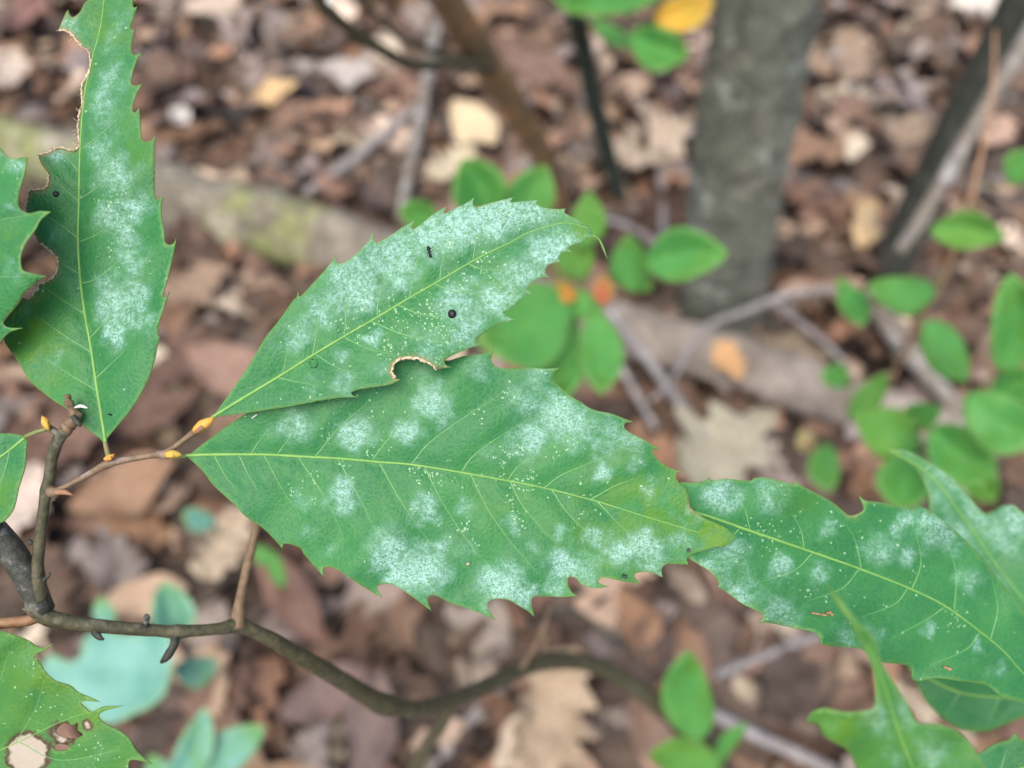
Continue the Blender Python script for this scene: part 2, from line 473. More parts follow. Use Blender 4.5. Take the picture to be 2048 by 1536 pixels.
palette = [  # colour, weight, word
    ((.185, .118, .084), 28, 'reddish brown'), ((.112, .072, .050), 24, 'dark brown'), ((.078, .058, .046), 16, 'blackish brown'),
    ((.270, .165, .105), 10, 'russet'), ((.340, .260, .190), 14, 'tan'), ((.500, .425, .335), 7, 'pale beige'), ((.250, .215, .200), 16, 'greyish brown')]
pw = [p[1] for p in palette]
kind_word = {'oak': 'lobed oak leaf', 'oval': 'oval leaf', 'maple': 'broad lobed maple leaf', 'narrow': 'narrow leaf'}
def project(p):
    v = np.asarray(p) - CAM; d = v @ FWD
    if d < .05: return None
    return 1024 + F * (v @ RIGHT) / d, 768 - F * (v @ UP) / d, d
cand = []
rl = random.Random(21)
def jitter_col(c, r):
    f = r.uniform(.78, 1.25); return (c[0] * f * r.uniform(.93, 1.07), c[1] * f, c[2] * f * r.uniform(.93, 1.07))
for i in range(9500):
    if i < 5200: x = rl.uniform(-1.7, 1.7); y = rl.uniform(-.25, 2.6)
    else: x = rl.uniform(-4, 4); y = rl.uniform(-2, 5.5)
    kd = rl.choices(kinds, (44, 26, 14, 16))[0]; chip = i % 4 == 0
    size = rl.uniform(.06, .15) * (1.15 if kd == 'oak' else .85 if kd == 'narrow' else 1) * (rl.uniform(.3, .6) if chip else 1)
    ci = rl.choices(range(len(palette)), pw)[0]
    z = rl.uniform(-.02, .035) + (.008 if chip else 0)
    M = Matrix.Translation((x, y, z)) @ Matrix.Rotation(rl.uniform(0, 6.28), 4, 'Z') @ Matrix.Rotation(rl.gauss(0, .30), 4, 'X') @ Matrix.Rotation(rl.gauss(0, .24), 4, 'Y') @ Matrix.Scale(size, 4)
    if rl.random() < .35: M = M @ Matrix.Rotation(math.pi, 4, 'X')
    pr = project((x, y, z)); app = 0
    if pr and -60 < pr[0] < 2108 and -60 < pr[1] < 1596: app = size / pr[2] * (1 + 8 * max(z, 0))
    cand.append((app, kd, rl.randrange(5), M, ci, jitter_col(palette[ci][0], rl)))
# salient leaves the photograph shows one by one: px, py, length px, angle, kind, colour, label
special = [
    (550, 188, 90, 20, 'oval', (.62, .45, .24), 'honey yellow oval fallen leaf on litter above the mossy log'),
    (362, 236, 66, 70, 'oval', (.66, .66, .64), 'small chalk white fallen leaf above the mossy log'),
    (955, 260, 150, -48, 'oval', (.64, .54, .36), 'pale straw fallen leaf beside the orange brown sapling stem'),
    (905, 335, 110, 35, 'oak', (.58, .52, .38), 'cream lobed fallen leaf between pale stick and brown sapling stem'),
    (1300, 300, 170, 30, 'oak', (.50, .42, .33), 'large beige lobed fallen leaf left of the mossy trunk foot'),
    (1440, 900, 235, 38, 'maple', (.37, .36, .27), 'big olive grey maple leaf lying below the long log'),
    (1095, 1430, 250, 72, 'oak', (.42, .33, .23), 'long tan oak leaf upright beside the dark arching stem'),
    (1025, 1480, 120, 60, 'oval', (.62, .55, .45), 'whitish curled leaf beside the long tan oak leaf'),
    (1690, 300, 85, 5, 'oval', (.66, .60, .48), 'cream oval fallen leaf between mossy trunk and dark leaning trunk'),
    (1722, 455, 130, 80, 'oval', (.60, .46, .26), 'yellowish tan upright leaf near foot of the dark leaning trunk'),
    (735, 1460, 200, 82, 'oval', (.20, .15, .135), 'large mauve grey fallen leaf below the olive stem'),
    (650, 1385, 170, 30, 'oval', (.22, .155, .14), 'rosy grey fallen leaf tucked under the olive stem'),
    (590, 1190, 260, -52, 'narrow', (.22, .13, .10), 'long rolled reddish pink fallen leaf under the biggest green leaf'),
    (255, 975, 190, 25, 'oval', (.30, .19, .12), 'big coppery tan fallen leaf behind the budded twig'),
    (450, 1090, 150, 60, 'oak', (.50, .42, .31), 'beige lobed fallen leaf behind the short side twig'),
    (300, 1190, 150, 10, 'oval', (.42, .31, .22), 'peach beige fallen leaf behind the pale mint seedling'),
    (20, 150, 120, 80, 'oak', (.58, .50, .42), 'whitish lobed fallen leaf left of the chewed ragged leaf'),
    (430, 22, 110, 10, 'oval', (.50, .42, .34), 'sandy oval fallen leaf left of the curved bare twig'),
    (1945, 12, 110, 10, 'oval', (.66, .64, .58), 'bright white fallen leaf behind top of the dark leaning trunk'),
    (1985, 270, 100, 40, 'oak', (.50, .36, .28), 'salmon tan fallen leaf right of the dark leaning trunk'),
    (60, 40, 130, 60, 'oval', (.26, .15, .125), 'rosy red brown fallen leaf left of the chewed ragged leaf'),
    (700, 150, 110, -10, 'oval', (.42, .39, .37), 'ash grey fallen leaf under the curved bare twig'),
    (40, 1010, 160, 60, 'oak', (.60, .52, .45), 'cream lobed fallen leaf behind the yellow edged small green leaf'),
    (470, 740, 190, -20, 'oval', (.27, .18, .14), 'smooth cinnamon fallen leaf beneath the mossy log'),
    (1460, 728, 90, -62, 'oak', (.58, .36, .17), 'small orange tan leaf lying on the fallen log'),
    (1430, 1010, 60, 0, 'oval', (.05, .04, .035), None),
]
nspec = 0
for px, py, L, ang, kd, colr, lab in special:
    if not lab: continue
    zz = .052 if 'on the fallen log' not in lab else .115
    p = G(px, py, zz)
    size = L * depth_of(p) / F * 1.08
    o = link('fallen_leaf', LME[kd, (px + py) % 5])
    # image angle -> ground angle (rows are foreshortened)
    q = G(px + 40 * math.cos(math.radians(ang)), py - 40 * math.sin(math.radians(ang)), zz) - p
    o.matrix_world = Matrix.Translation(tuple(p)) @ Matrix.Rotation(math.atan2(q[1], q[0]), 4, 'Z') @ Matrix.Rotation(.32, 4, 'X') @ Matrix.Scale(size, 4)
    o.color = (*colr, 1); tag(o, lab, 'leaf', 'fallen leaves on the forest floor'); nspec += 1
cand.sort(key=lambda c: -c[0])
NI = 296 - nspec
landmarks = [(n, G(x, y)) for n, x, y in (
    ('near the foot of the mossy trunk', 1440, 600), ('by the dark leaning trunk', 1800, 560), ('by the orange brown sapling foot', 1120, 420), ('by the dark green shrub stem', 1250, 430),
    ('beside the bleached whitish stick', 830, 300), ('beside the dim grey stick', 720, 310), ('on the far side of the mossy log', 450, 250), ('below the mossy log', 450, 580),
    ('under the chewed ragged leaf', 150, 500), ('under the frosted leaf with the ant', 750, 620), ('beside the straight grey stick', 1320, 760), ('beside the big olive maple leaf', 1440, 920),
    ('beside the pale bark strip', 1830, 720), ('under the bushy oval leaved shrub', 1930, 900), ('under the long spotted leaf', 1700, 1120), ('under the largest green leaf', 850, 960),
    ('behind the budded twig', 260, 950), ('behind the side twig', 500, 1120), ('around the large mint seedling', 230, 1350), ('under the olive stem', 620, 1400),
    ('beside the long tan oak leaf', 1090, 1420), ('beside the narrow blue green leaf', 1390, 1400), ('by the thick slate grey stick', 1560, 1480), ('below the mint narrow leaves', 420, 1520),
    ('under the yellow green near leaf', 1800, 1480), ('past the curved bare twig', 650, 60), ('above the mossy log end', 60, 80), ('right of the leaning trunk', 2000, 300),
    ('between the two tree trunks', 1700, 250), ('beside the yellow orange leaf', 1350, 120))]
for app, kd, v, M, ci, colr in cand[:NI]:
    o = link('fallen_leaf', LME[kd, v]); o.matrix_world = M; o.color = (*colr, 1)
    p = np.array(M.translation); near = min(landmarks, key=lambda l: np.linalg.norm(p[:2] - l[1][:2]))[0]
    tag(o, 'dry %s fallen %s %s' % (palette[ci][2], kind_word[kd], near), 'leaf', 'loose %s fallen leaves' % palette[ci][2])
Vs, Fs, Cs, n0 = [], [], [], 0
for app, kd, v, M, ci, colr in cand[NI:]:
    V, Fc = LM[kd, v][2]; A = np.array(M)
    W = V @ A[:3, :3].T + A[:3, 3]
    Vs.append(W); Fs += [tuple(i + n0 for i in f) for f in Fc]; n0 += len(W); Cs.append(np.tile((*colr, 1), (len(W), 1)))
me = mesh('leaf_litter', np.concatenate(Vs), Fs, M_lit_att)
ca = me.attributes.new('tint', 'FLOAT_COLOR', 'POINT'); ca.data.foreach_set('color', np.concatenate(Cs).ravel())
o = link('leaf_litter', me); tag(o, 'deep brown leaf litter covering the forest floor', 'litter', kind='stuff')

# ------------------------------------------------------------------ wood on the ground
def lump_material(name, c1, c2, c3, c4, sc, moss=False):
    m, nt, b, out = newmat(name); k = NB(nt); co = k.coord()
    col = k.mix(k.smooth(k.noise(co, sc, 6, .65), .35, .65), c1, c2)
    col = k.mix(k.smooth(k.noise(co, sc * .35, 5, .65), .46, .56), col, c3)
    col = k.mix(k.smooth(k.noise(co, sc * .6, 6, .72), .54, .64), col, c4)
    col = k.mix(k.math('MULTIPLY', k.smooth(k.voro(co, sc * 1.3, 'DISTANCE_TO_EDGE').outputs['Distance'], .10, .0), .6), col, (c1[0] * .45, c1[1] * .45, c1[2] * .45))
    if moss:
        sx = k.n('ShaderNodeSeparateXYZ'); k.l(co, sx.inputs[0])
        far = k.smooth(sx.outputs[0], 1.15, 1.75)
        bare = k.mix(k.smooth(k.noise(co, sc, 6, .7), .35, .65), (.16, .135, .11), (.32, .275, .235))
        col = k.mix(far, col, bare)
    k.l(col, b.inputs['Base Color']); b.inputs['Roughness'].default_value = .9
    k.l(k.bump(k.noise(co, sc * 2, 6, .7), .9, .008), b.inputs['Normal']); return m
M_bark = lump_material('bark_mossy', (.115, .125, .095), (.20, .205, .165), (.15, .165, .125), (.36, .39, .33), 20)
M_log = lump_material('log_weathered', (.13, .115, .085), (.23, .205, .155), (.21, .225, .085), (.36, .335, .25), 13, True)
M_dark = lump_material('bark_dark', (.040, .044, .034), (.062, .064, .050), (.055, .062, .045), (.10, .10, .085), 26)
M_greystick = lump_material('stick_grey', (.28, .26, .25), (.37, .345, .335), (.30, .275, .27), (.46, .435, .42), 40)
M_palestick = lump_material('stick_pale', (.25, .23, .20), (.35, .33, .30), (.22, .19, .15), (.46, .44, .42), 30)
M_brownstem = lump_material('stem_orange_brown', (.30, .19, .09), (.38, .235, .11), (.22, .16, .09), (.52, .27, .12), 40)
M_greenstem = lump_material('stem_dark_green', (.045, .072, .056), (.06, .09, .07), (.05, .07, .045), (.08, .11, .08), 60)
M_redstem = simple('stem_red_tan', (.30, .17, .10), (.36, .23, .14), 160, .6)

def on_ground(px, py, w, z=0.0):
    p = G(px, py, z); r = pxsize(w, p) / 2
    p = G(px, py, z + r * .75); return np.append(p, r)
def stick(name, pts, mat, label, cat, rough=.08, seg=8, seed=1, step=.02, z=.012, group=None):
    c = [on_ground(a, b, w * (.78 if name == 'stick' else 1), z) for a, b, w in pts]
    root = link(name, None)
    V, Fc = tube_geo((cc := catmull(c, step))[:, :3] - c[0][:3], cc[:, 3], seg, rough, random.Random(seed))
    bpy.data.objects.remove(root)
    o = link(name, mesh(name, V, Fc, mat)); o.location = tuple(c[0][:3]); tag(o, label, cat, group); return o
stick('fallen_log', [(-420, 160, 120), (-100, 262, 128), (180, 345, 132), (420, 418, 126), (700, 497, 116), (1000, 590, 106), (1300, 676, 104), (1550, 752, 108), (1800, 838, 100), (2000, 905, 92)], M_log, 'long mossy grey fallen log lying across the leaf litter', 'log', .17, 22, 3, z=.0)
stick('stick', [(1215, 615, 24), (1300, 725, 27), (1408, 872, 22)], M_greystick, 'straight grey stick leaning off the log beside the olive maple leaf', 'stick', z=.075)
stick('stick', [(1236, 725, 20), (1312, 858, 18)], M_greystick, 'shorter grey stick parallel to the straight grey stick', 'stick', z=.06, seed=4)
stick('stick', [(1735, 590, 44), (1800, 680, 52), (1870, 770, 50), (1925, 830, 40)], M_palestick, 'broad pale bark strip lying between shrub stems', 'stick', .16, z=.05, seed=6)
stick('stick', [(1675, 577, 16), (1570, 592, 19), (1480, 628, 20), (1400, 662, 16), (1345, 760, 12), (1300, 800, 9)], M_greystick, 'crooked grey forked twig arching over the log', 'stick', z=.12, seed=8)
stick('stick', [(1545, 605, 12), (1600, 645, 15), (1660, 695, 16), (1700, 740, 10)], M_greystick, 'short mauve grey twig behind the log near oval leaves', 'stick', z=.04, seed=9)
stick('stick', [(1190, 438, 14), (1250, 450, 16), (1330, 492, 12)], M_greystick, 'thin grey twig lying near foot of mossy trunk', 'stick', z=.04, seed=11)
stick('stick', [(1318, 340, 16), (1326, 420, 17), (1322, 500, 16)], M_greystick, 'short upright grey twig beside the mossy trunk', 'stick', z=.04, seed=12)
stick('stick', [(1430, 1352, 24), (1510, 1318, 22), (1640, 1270, 20)], M_greystick, 'slate grey stick under the long spotted right leaf', 'stick', z=.03, seed=13)
stick('stick', [(1400, 1415, 30), (1500, 1465, 34), (1640, 1530, 34), (1800, 1610, 30)], M_greystick, 'thick slate grey stick behind the narrow blue green leaf', 'stick', z=.03, seed=14)
stick('stick', [(850, 1580, 30), (915, 1470, 34), (1010, 1372, 30)], M_greystick, 'grey stick slanting under the dark arching stem', 'stick', z=.02, seed=15)
stick('stick', [(610, 390, 26), (720, 310, 28), (830, 215, 22)], M_greystick, 'dim grey stick in litter above the mossy log', 'stick', z=.03, seed=16)
stick('stick', [(445, 1390, 22), (425, 1470, 24), (400, 1560, 24)], M_greystick, 'pinkish grey stick beside the pale mint seedling', 'stick', z=.03, seed=17)
stick('stick', [(872, 50, 30), (850, 190, 36), (822, 330, 30), (800, 440, 24)], M_palestick, 'bleached whitish stick standing left of the brown sapling stem', 'stick', z=.05, seed=18)
stick('stick', [(1040, 1260, 12), (1140, 1220, 14), (1250, 1300, 16)], M_dark, 'dark twig in litter under the biggest green leaf', 'stick', z=.03, seed=19)
stick('stick', [(1600, 130, 18), (1680, 105, 18), (1740, 85, 16)], M_greystick, 'little grey twig in litter right of the mossy trunk', 'stick', z=.03, seed=20)

# mossy trunk with buttressed foot
def trunk(name, base_px, top_px, top_off, w0, w1, mat, label, flare, seg=28, rough=.05, seed=5, extend=1.8, fine=0.0):
    b = G(*base_px); b[2] = -.05
    t = VY(*top_px, b[1] + top_off); dirv = (t - b) / np.linalg.norm(t - b)
    L = np.linalg.norm(t - b) + extend
    n = 220; r0 = pxsize(w0, b) / 2; r1 = pxsize(w1, t) / 2; rs = random.Random(seed)
    V = []; Lt = np.linalg.norm(t - b)
    u = np.cross(dirv, [0, 1, 0]); u /= np.linalg.norm(u); w = np.cross(dirv, u)
    for i in range(n):
        s = L * i / (n - 1); f = min(1.6, s / Lt); r = (r0 + (r1 - r0) * f)
        r *= 1 + flare * math.exp(-s / .07)
        c = b + dirv * s + u * .006 * math.sin(s * 5)
        for k in range(seg):
            a = 2 * math.pi * k / seg
            rr = r * (1 + rough * (.6 * math.sin(3 * a + s * 4) + .5 * math.sin(7 * a - s * 9) + .5 * math.sin(s * 31 + 2 * a) * math.sin(5 * a + 1)) + rough * .5 * rs.uniform(-1, 1) + fine * math.sin(11 * a + 3 * math.sin(s * 23)) * math.sin(s * 60 + 4 * math.sin(3 * a)))
            V.append(c + rr * (math.cos(a) * u + math.sin(a) * w))
    Fc = [(i * seg + k, i * seg + (k + 1) % seg, (i + 1) * seg + (k + 1) % seg, (i + 1) * seg + k) for i in range(n - 1) for k in range(seg)]
    Fc.append(tuple((n - 1) * seg + k for k in range(seg)))
    V = np.array(V)
    o = link(name, mesh(name, V - b, Fc, mat)); o.location = tuple(b); tag(o, label, 'trunk'); return o
trunk('tree_trunk', (1452, 608), (1540, -10), -.02, 160, 204, M_bark, 'thick upright grey green lichen covered tree trunk', .10, 48, .06, 5, 1.8, .05)
trunk('tree_trunk', (1775, 560), (2035, 20), .02, 70, 78, M_dark, 'slim dark leaning tree trunk with bare twig in front', .15, 14, .04, 9)

# light broken branch in front of the dark trunk (nearer to the lens)
def hanging(name, pts, mat, label, cat, seg=10, rough=.05, step=.01, seed=2):
    c = ctl(pts); o0 = c[-1][:3]
    cc = catmull(c, step); V, Fc = tube_geo(cc[:, :3] - o0, cc[:, 3], seg, rough, random.Random(seed))
    o = link(name, mesh(name, V, Fc, mat)); o.location = tuple(o0); tag(o, label, cat); return o
gb = G(2160, 120); db = depth_of(gb)
hanging('broken_branch', [(1796, 506, .80, 24), (1850, 425, .80, 30), (1950, 250, .82, 32), (2040, 100, .84, 34), (2140, -60, .86, 36), (2400, -420, .95, 40)], M_palestick, 'light grey broken branch slanting in front of the dark leaning trunk', 'branch')

# orange-brown sapling stem with two side twigs
b = G(1128, 425)
sap = thing('sapling', 'orange brown sapling stem with two thin curved side twigs', 'sapling', (b[0], b[1], 0))
def vyr(px, py, off, w):
    p = VY(px, py, b[1] + off * 2.0); return np.append(p, pxsize(w, p) / 2)
b[2] = -.04
tube('stem', [np.append(b, pxsize(44, b) / 2), vyr(1095, 335, -.03, 46), vyr(1030, 215, -.08, 58), vyr(965, 115, -.12, 66), vyr(905, 15, -.16, 72), vyr(830, -110, -.2, 74), vyr(700, -330, -.25, 70)], M_brownstem, sap, 14, .02, .05)
tube('side_twig', [vyr(985, 140, -.13, 20), vyr(910, 128, -.2, 24), vyr(830, 130, -.26, 24), vyr(760, 98, -.32, 24), vyr(690, 52, -.36, 24), vyr(640, 0, -.38, 24), vyr(600, -60, -.40, 22)], M_stem, sap, 8, .01, .04)
tube('side_twig', [vyr(960, 118, -.12, 14), vyr(890, 108, -.18, 15), vyr(820, 85, -.22, 15), vyr(760, 40, -.25, 15), vyr(715, -20, -.27, 14)], M_stem, sap, 7, .01, .04)
tube('bud', [vyr(652, -2, -.385, 6), vyr(660, 4, -.385, 18), vyr(664, 12, -.387, 3)], M_white, sap, 7, .003)

# ------------------------------------------------------------------ shrubs with small oval leaves
def oval_leaf(parent, cx, cy, L, Wd, ang, d, mat, stem_pts=None, tilt=0.0, label=None, petiole=True, blunt=.5):
    rr = random.Random(int(cx * 3 + cy)); p1, p2, bnd = rr.uniform(0, 6), rr.uniform(0, 6), rr.uniform(-.10, .10)
    """ang: image direction of the tip, degrees counter-clockwise; d: depth of the centre"""
    a = math.radians(ang); ux, uy = math.cos(a), -math.sin(a)
    pts = []
    N = 16
    for i in range(N + 1):
        t = i / N; w = math.sin(math.pi * t ** .92) ** .75 * Wd / 2 * (1 + .07 * math.sin(6 * t + p1)) + bnd * L * math.sin(math.pi * t)
        x = (t - .5) * L; pts.append((cx + ux * x - uy * w, cy + uy * x + ux * w))
    for i in range(N - 1, 0, -1):
        t = i / N; w = -math.sin(math.pi * t ** .92) ** .75 * Wd / 2 * (1 + .08 * math.sin(5 * t + p2)) + bnd * L * math.sin(math.pi * t)
        x = (t - .5) * L; pts.append((cx + ux * x - uy * w, cy + uy * x + ux * w))
    pts[0] = (*pts[0], 1); pts[N] = (*pts[N], 1)
    k = tilt * d / F
    sp = [(cx, cy, d), (cx + ux * 100, cy + uy * 100, d - k * 100), (cx - uy * 100, cy + ux * 100, d + .2 * k * 100)]
    base = np.array([cx - ux * L * .49, cy - uy * L * .49]); tip = np.array([cx + ux * L * .46, cy + uy * L * .46])
    mid = [base, (base + tip) / 2 + np.array([-uy, ux]) * bnd * L, tip]
    sc = d / .17
    s = Surf(sp, fold=rr.uniform(-.06, .10) * sc, mid=catmull(mid, 20), valley=.0005 * sc, wave=.0012 * sc, ph=cx * .01, wl=120)
    o = blade('leaf', parent, pts, s, mat, grid=max(9, Wd / 9), step=9, thick=.0003, mildew=[(cx + 15, cy - 10, L * .3, .12)], yellow=[(cx + ux * L * .4, cy + uy * L * .4, L * .22, .7), (cx - uy * Wd * .4, cy + ux * Wd * .4, L * .2, .5)])
    if label: o['label'] = label
    rib('midrib', o, mid, s, 3, 1.2, M_shrubrib if mat in (M_shrub, M_mint, M_shrub2) else mat, org=origin(parent), step=20, seg=5)
    if stem_pts is not None and petiole:
        bw = P(base[0], base[1], s(base)[0])
        j = int(np.argmin(np.linalg.norm(stem_pts - bw, axis=1)))
        q = stem_pts[j]; m_ = (q + bw) / 2 - np.array([0, 0, .004])
        r = pxsize(5, bw) / 2
        tube('petiole', [np.append(q, r * 1.2), np.append(m_, r), np.append(bw, r)], M_petiole, parent, 5, .01)
    return o
def shrub(label, base, stems, leaves, stem_mat, name='shrub', mat=M_shrub):
    bz = np.array(base, float).copy(); bz[2] = 0
    t = thing(name, label, 'shrub', bz)
    sp = []
    for s in stems:
        c = catmull(s, .01); sp.append(c[:, :3])
        V, Fc = tube_geo(c[:, :3] - bz, c[:, 3], 8, .04)
        link('stem', mesh('stem', V, Fc, stem_mat), t)
    sp = np.concatenate(sp)
    for l in leaves:
        oval_leaf(t, *l[:6], l[6] if len(l) > 6 and l[6] else (mat if int(l[0] * 7 + l[1]) % 3 else M_shrub2), sp, tilt=l[7] if len(l) > 7 else .5, label=l[8] if len(l) > 8 else None)
    return t
def W4(px, py, d, w): return ctl([(px, py, d, w)])[0]
def gr(px, py, w, z=-.02):
    p = G(px, py, z); return np.append(p, pxsize(w, p) / 2)
# centre
shrub('leafy low shrub with red and orange leaves behind the central leaf', G(1185, 740), [
    [gr(1185, 740, 12), W4(1180, 660, 1.0, 11), W4(1172, 590, .80, 11), W4(1120, 520, .66, 10), W4(1060, 450, .62, 9), W4(1000, 420, .6, 8), W4(900, 430, .6, 6)],
    [W4(1172, 600, .82, 9), W4(1215, 560, .72, 8), W4(1285, 535, .66, 7), W4(1330, 525, .64, 6)],
    [W4(1178, 640, .92, 9), W4(1165, 655, .8, 8), W4(1130, 655, .7, 7)]],
    [(955, 378, 135, 112, 115, .60), (1062, 385, 125, 95, 60, .60), (838, 432, 85, 66, 160, .62), (1168, 440, 120, 72, 80, .60),
     (1262, 528, 120, 78, 95, .64), (1372, 517, 172, 106, 8, .60), (1262, 562, 95, 58, -20, .66),
     (1140, 510, 120, 80, 120, .62), (1048, 640, 215, 165, 205, .58), (1108, 705, 190, 110, -110, .60), (1196, 705, 170, 92, -85, .58),
     (1120, 745, 130, 90, -100, .6), (1160, 608, 100, 58, -20, .60, M_shrub),
     (1125, 588, 66, 42, 165, .595, M_orange, .4, 'small orange turning leaf'),
     (1208, 581, 66, 44, 92, .58, M_red, .4, 'small coral red leaf')], M_redstem)
# right, upper stem
shrub('slender shrub with reddish stem and sparse oval leaves beside pale bark strip', G(1770, 790), [
    [gr(1770, 790, 10), W4(1800, 720, .98, 11), W4(1845, 630, .85, 12), W4(1885, 560, .78, 12), W4(1930, 430, .72, 11), W4(1960, 320, .70, 9), W4(1985, 180, .7, 7), W4(1990, 60, .7, 5)],
    [W4(1815, 690, .94, 8), W4(1780, 640, .8, 7), W4(1730, 590, .76, 5)],
    [W4(1790, 745, .99, 8), W4(1740, 760, .88, 6), W4(1700, 765, .84, 5)]],
    [(1805, 578, 140, 84, 175, .72), (1706, 612, 92, 62, -60, .76), (1683, 575, 42, 30, 100, .78), (1935, 468, 155, 74, -5, .66),
     (1892, 702, 150, 92, -55, .62), (1672, 756, 66, 52, 160, .84), (1737, 792, 125, 52, 50, .78), (2045, 335, 80, 70, 60, .7)], M_redstem)
# right, lower clump
shrub('bushy shrub with broad overlapping oval leaves above the long spotted leaf', G(1960, 1010), [
    [gr(1960, 1010, 12), W4(1955, 930, .85, 11), W4(1940, 860, .7, 10), W4(1960, 780, .62, 9), W4(2010, 740, .58, 8)],
    [W4(1950, 900, .78, 9), W4(1880, 870, .68, 8), W4(1800, 850, .66, 7)],
    [W4(1953, 920, .82, 9), W4(1850, 930, .72, 8), W4(1700, 910, .72, 6), W4(1640, 905, .74, 5)]],
    [(2015, 648, 205, 112, 85, .52), (1775, 868, 150, 105, 150, .62), (1842, 826, 88, 56, 10, .66), (1925, 905, 165, 120, -35, .58),
     (1812, 962, 130, 110, -100, .62), (2005, 838, 180, 125, -30, .55), (1655, 935, 100, 70, -85, .66, M_leaf_y), (1608, 882, 48, 40, 100, .7, M_blush, .3, 'tiny reddish young leaf'),
     (2030, 780, 120, 80, 30, .6), (1965, 960, 100, 80, -60, .66)], M_redstem)
# top
shrub('shrub with dark green upright stem and yellow orange leaf by mossy trunk', G(1250, 425), [
    [gr(1250, 425, 22), np.append(VY(1222, 330, G(1250, 425)[1]), .0150), np.append(VY(1190, 210, G(1250, 425)[1] - .06), .0150), np.append(VY(1165, 90, G(1250, 425)[1] - .12), .0140), np.append(VY(1150, 10, G(1250, 425)[1] - .2), .0120), W4(1160, -90, 1.0, 12)],
    [np.append(VY(1158, 50, G(1250, 425)[1] - .16), .005), W4(1230, 50, 1.0, 8), W4(1330, 40, .92, 6)]],
    [(1225, -5, 220, 95, 190, .85), (1318, 88, 128, 92, -20, .85), (1368, 22, 130, 74, 20, .88, M_yellow, .4, 'yellow orange turning leaf'), (1230, 65, 110, 40, -30, .95), (1140, -20, 120, 70, 150, .85)], M_greenstem)
# bottom middle
shrub('small plant with narrow blue green upright leaf beside slate grey stick', G(1400, 1600), [
    [gr(1400, 1600, 10), W4(1400, 1540, .80, 10), W4(1395, 1480, .66, 8)], [W4(1400, 1545, .8, 8), W4(1430, 1530, .75, 6)]],
    [(1388, 1392, 185, 108, 98, .58), (1372, 1520, 150, 85, 170, .62), (1462, 1492, 115, 34, 55, .66)], M_greenstem, 'seedling')

# pale mint seedlings near the litter
def star_leaf(parent, cx, cy, R, ang, d, lobes, sp, mat=M_mint):
    pts = []; N = 40
    pts = lobes
    s = Surf([(cx, cy, d), (cx + 100, cy, d - .01), (cx, cy + 100, d - .01)], mid=catmull([np.array((cx - R * .6, cy + R * .5)), np.array((cx, cy)), np.array((cx + R * .5, cy - R * .4))], 20), fold=.06, wave=.003, valley=.001, ph=cx, wl=150)
    o = blade('leaf', parent, pts, s, mat, grid=14, step=10, thick=.0003)
    bw = P(cx, cy + R * .3, d); j = int(np.argmin(np.linalg.norm(sp - bw, axis=1)))
    tube('petiole', [np.append(sp[j], .0015), np.append((sp[j] + bw) / 2, .0013), np.append(bw, .0012)], M_petiole, parent, 5, .01)
bb = G(260, 1440)
t = thing('seedling', 'pale mint seedling with large lobed leaf behind the olive stem', 'seedling', (bb[0], bb[1], 0))
sp = catmull([gr(260, 1440, 12), W4(255, 1400, .78, 12), W4(250, 1360, .70, 10)], .01)
V, Fc = tube_geo(sp[:, :3] - origin(t), sp[:, 3], 7); link('stem', mesh('stem', V, Fc, M_petiole), t)
star_leaf(t, 215, 1350, 150, .35, .66, [(78, 1338), (100, 1308), (135, 1322), (160, 1312), (166, 1280), (205, 1255), (250, 1268), (285, 1262), (335, 1258), (346, 1300), (338, 1365), (318, 1402), (272, 1428), (215, 1448), (165, 1420), (135, 1395), (100, 1372)], sp[:, :3])
oval_leaf(t, 335, 1225, 125, 95, 95, .68, M_mint, sp[:, :3]); oval_leaf(t, 392, 1335, 95, 66, 10, .70, M_mint, sp[:, :3]); oval_leaf(t, 208, 1228, 70, 46, 100, .72, M_mint, sp[:, :3])
bb = G(330, 1640)
t = thing('seedling', 'pale mint seedling with long narrow leaves low in the litter', 'seedling', (bb[0], bb[1], 0))
sp = catmull([gr(330, 1640, 12), W4(330, 1600, .78, 12), W4(335, 1570, .70, 10)], .01)
V, Fc = tube_geo(sp[:, :3] - origin(t), sp[:, 3], 7); link('stem', mesh('stem', V, Fc, M_petiole), t)
for a in [(372, 1500, 190, 70, 65, .64), (455, 1510, 190, 86, 38, .64), (330, 1560, 120, 70, 120, .66)]: oval_leaf(t, *a, M_mint, sp[:, :3])
bb = G(440, 1075)
t = thing('seedling', 'tiny teal sprout in litter behind the budded twig', 'seedling', (bb[0], bb[1], 0))
sp = catmull([gr(440, 1075, 8), W4(430, 1055, .95, 8), W4(420, 1045, .9, 6)], .01)
V, Fc = tube_geo(sp[:, :3] - origin(t), sp[:, 3], 7); link('stem', mesh('stem', V, Fc, M_petiole), t)
oval_leaf(t, 398, 1035, 72, 48, 160, .88, living_leaf_material('sprout_leaf_teal', (.09, .24, .24), (.10, .28, .28)), sp[:, :3])
bb = G(560, 1190)
t = thing('seedling', 'tiny grass green sprout in litter right of the side twig', 'seedling', (bb[0], bb[1], 0))
sp = catmull([gr(560, 1190, 8), W4(560, 1180, .92, 8), W4(556, 1160, .88, 6)], .01)
V, Fc = tube_geo(sp[:, :3] - origin(t), sp[:, 3], 7); link('stem', mesh('stem', V, Fc, M_petiole), t)
oval_leaf(t, 560, 1140, 75, 32, 105, .86, M_shrub, sp[:, :3]); oval_leaf(t, 530, 1110, 60, 36, 140, .87, M_shrub, sp[:, :3])

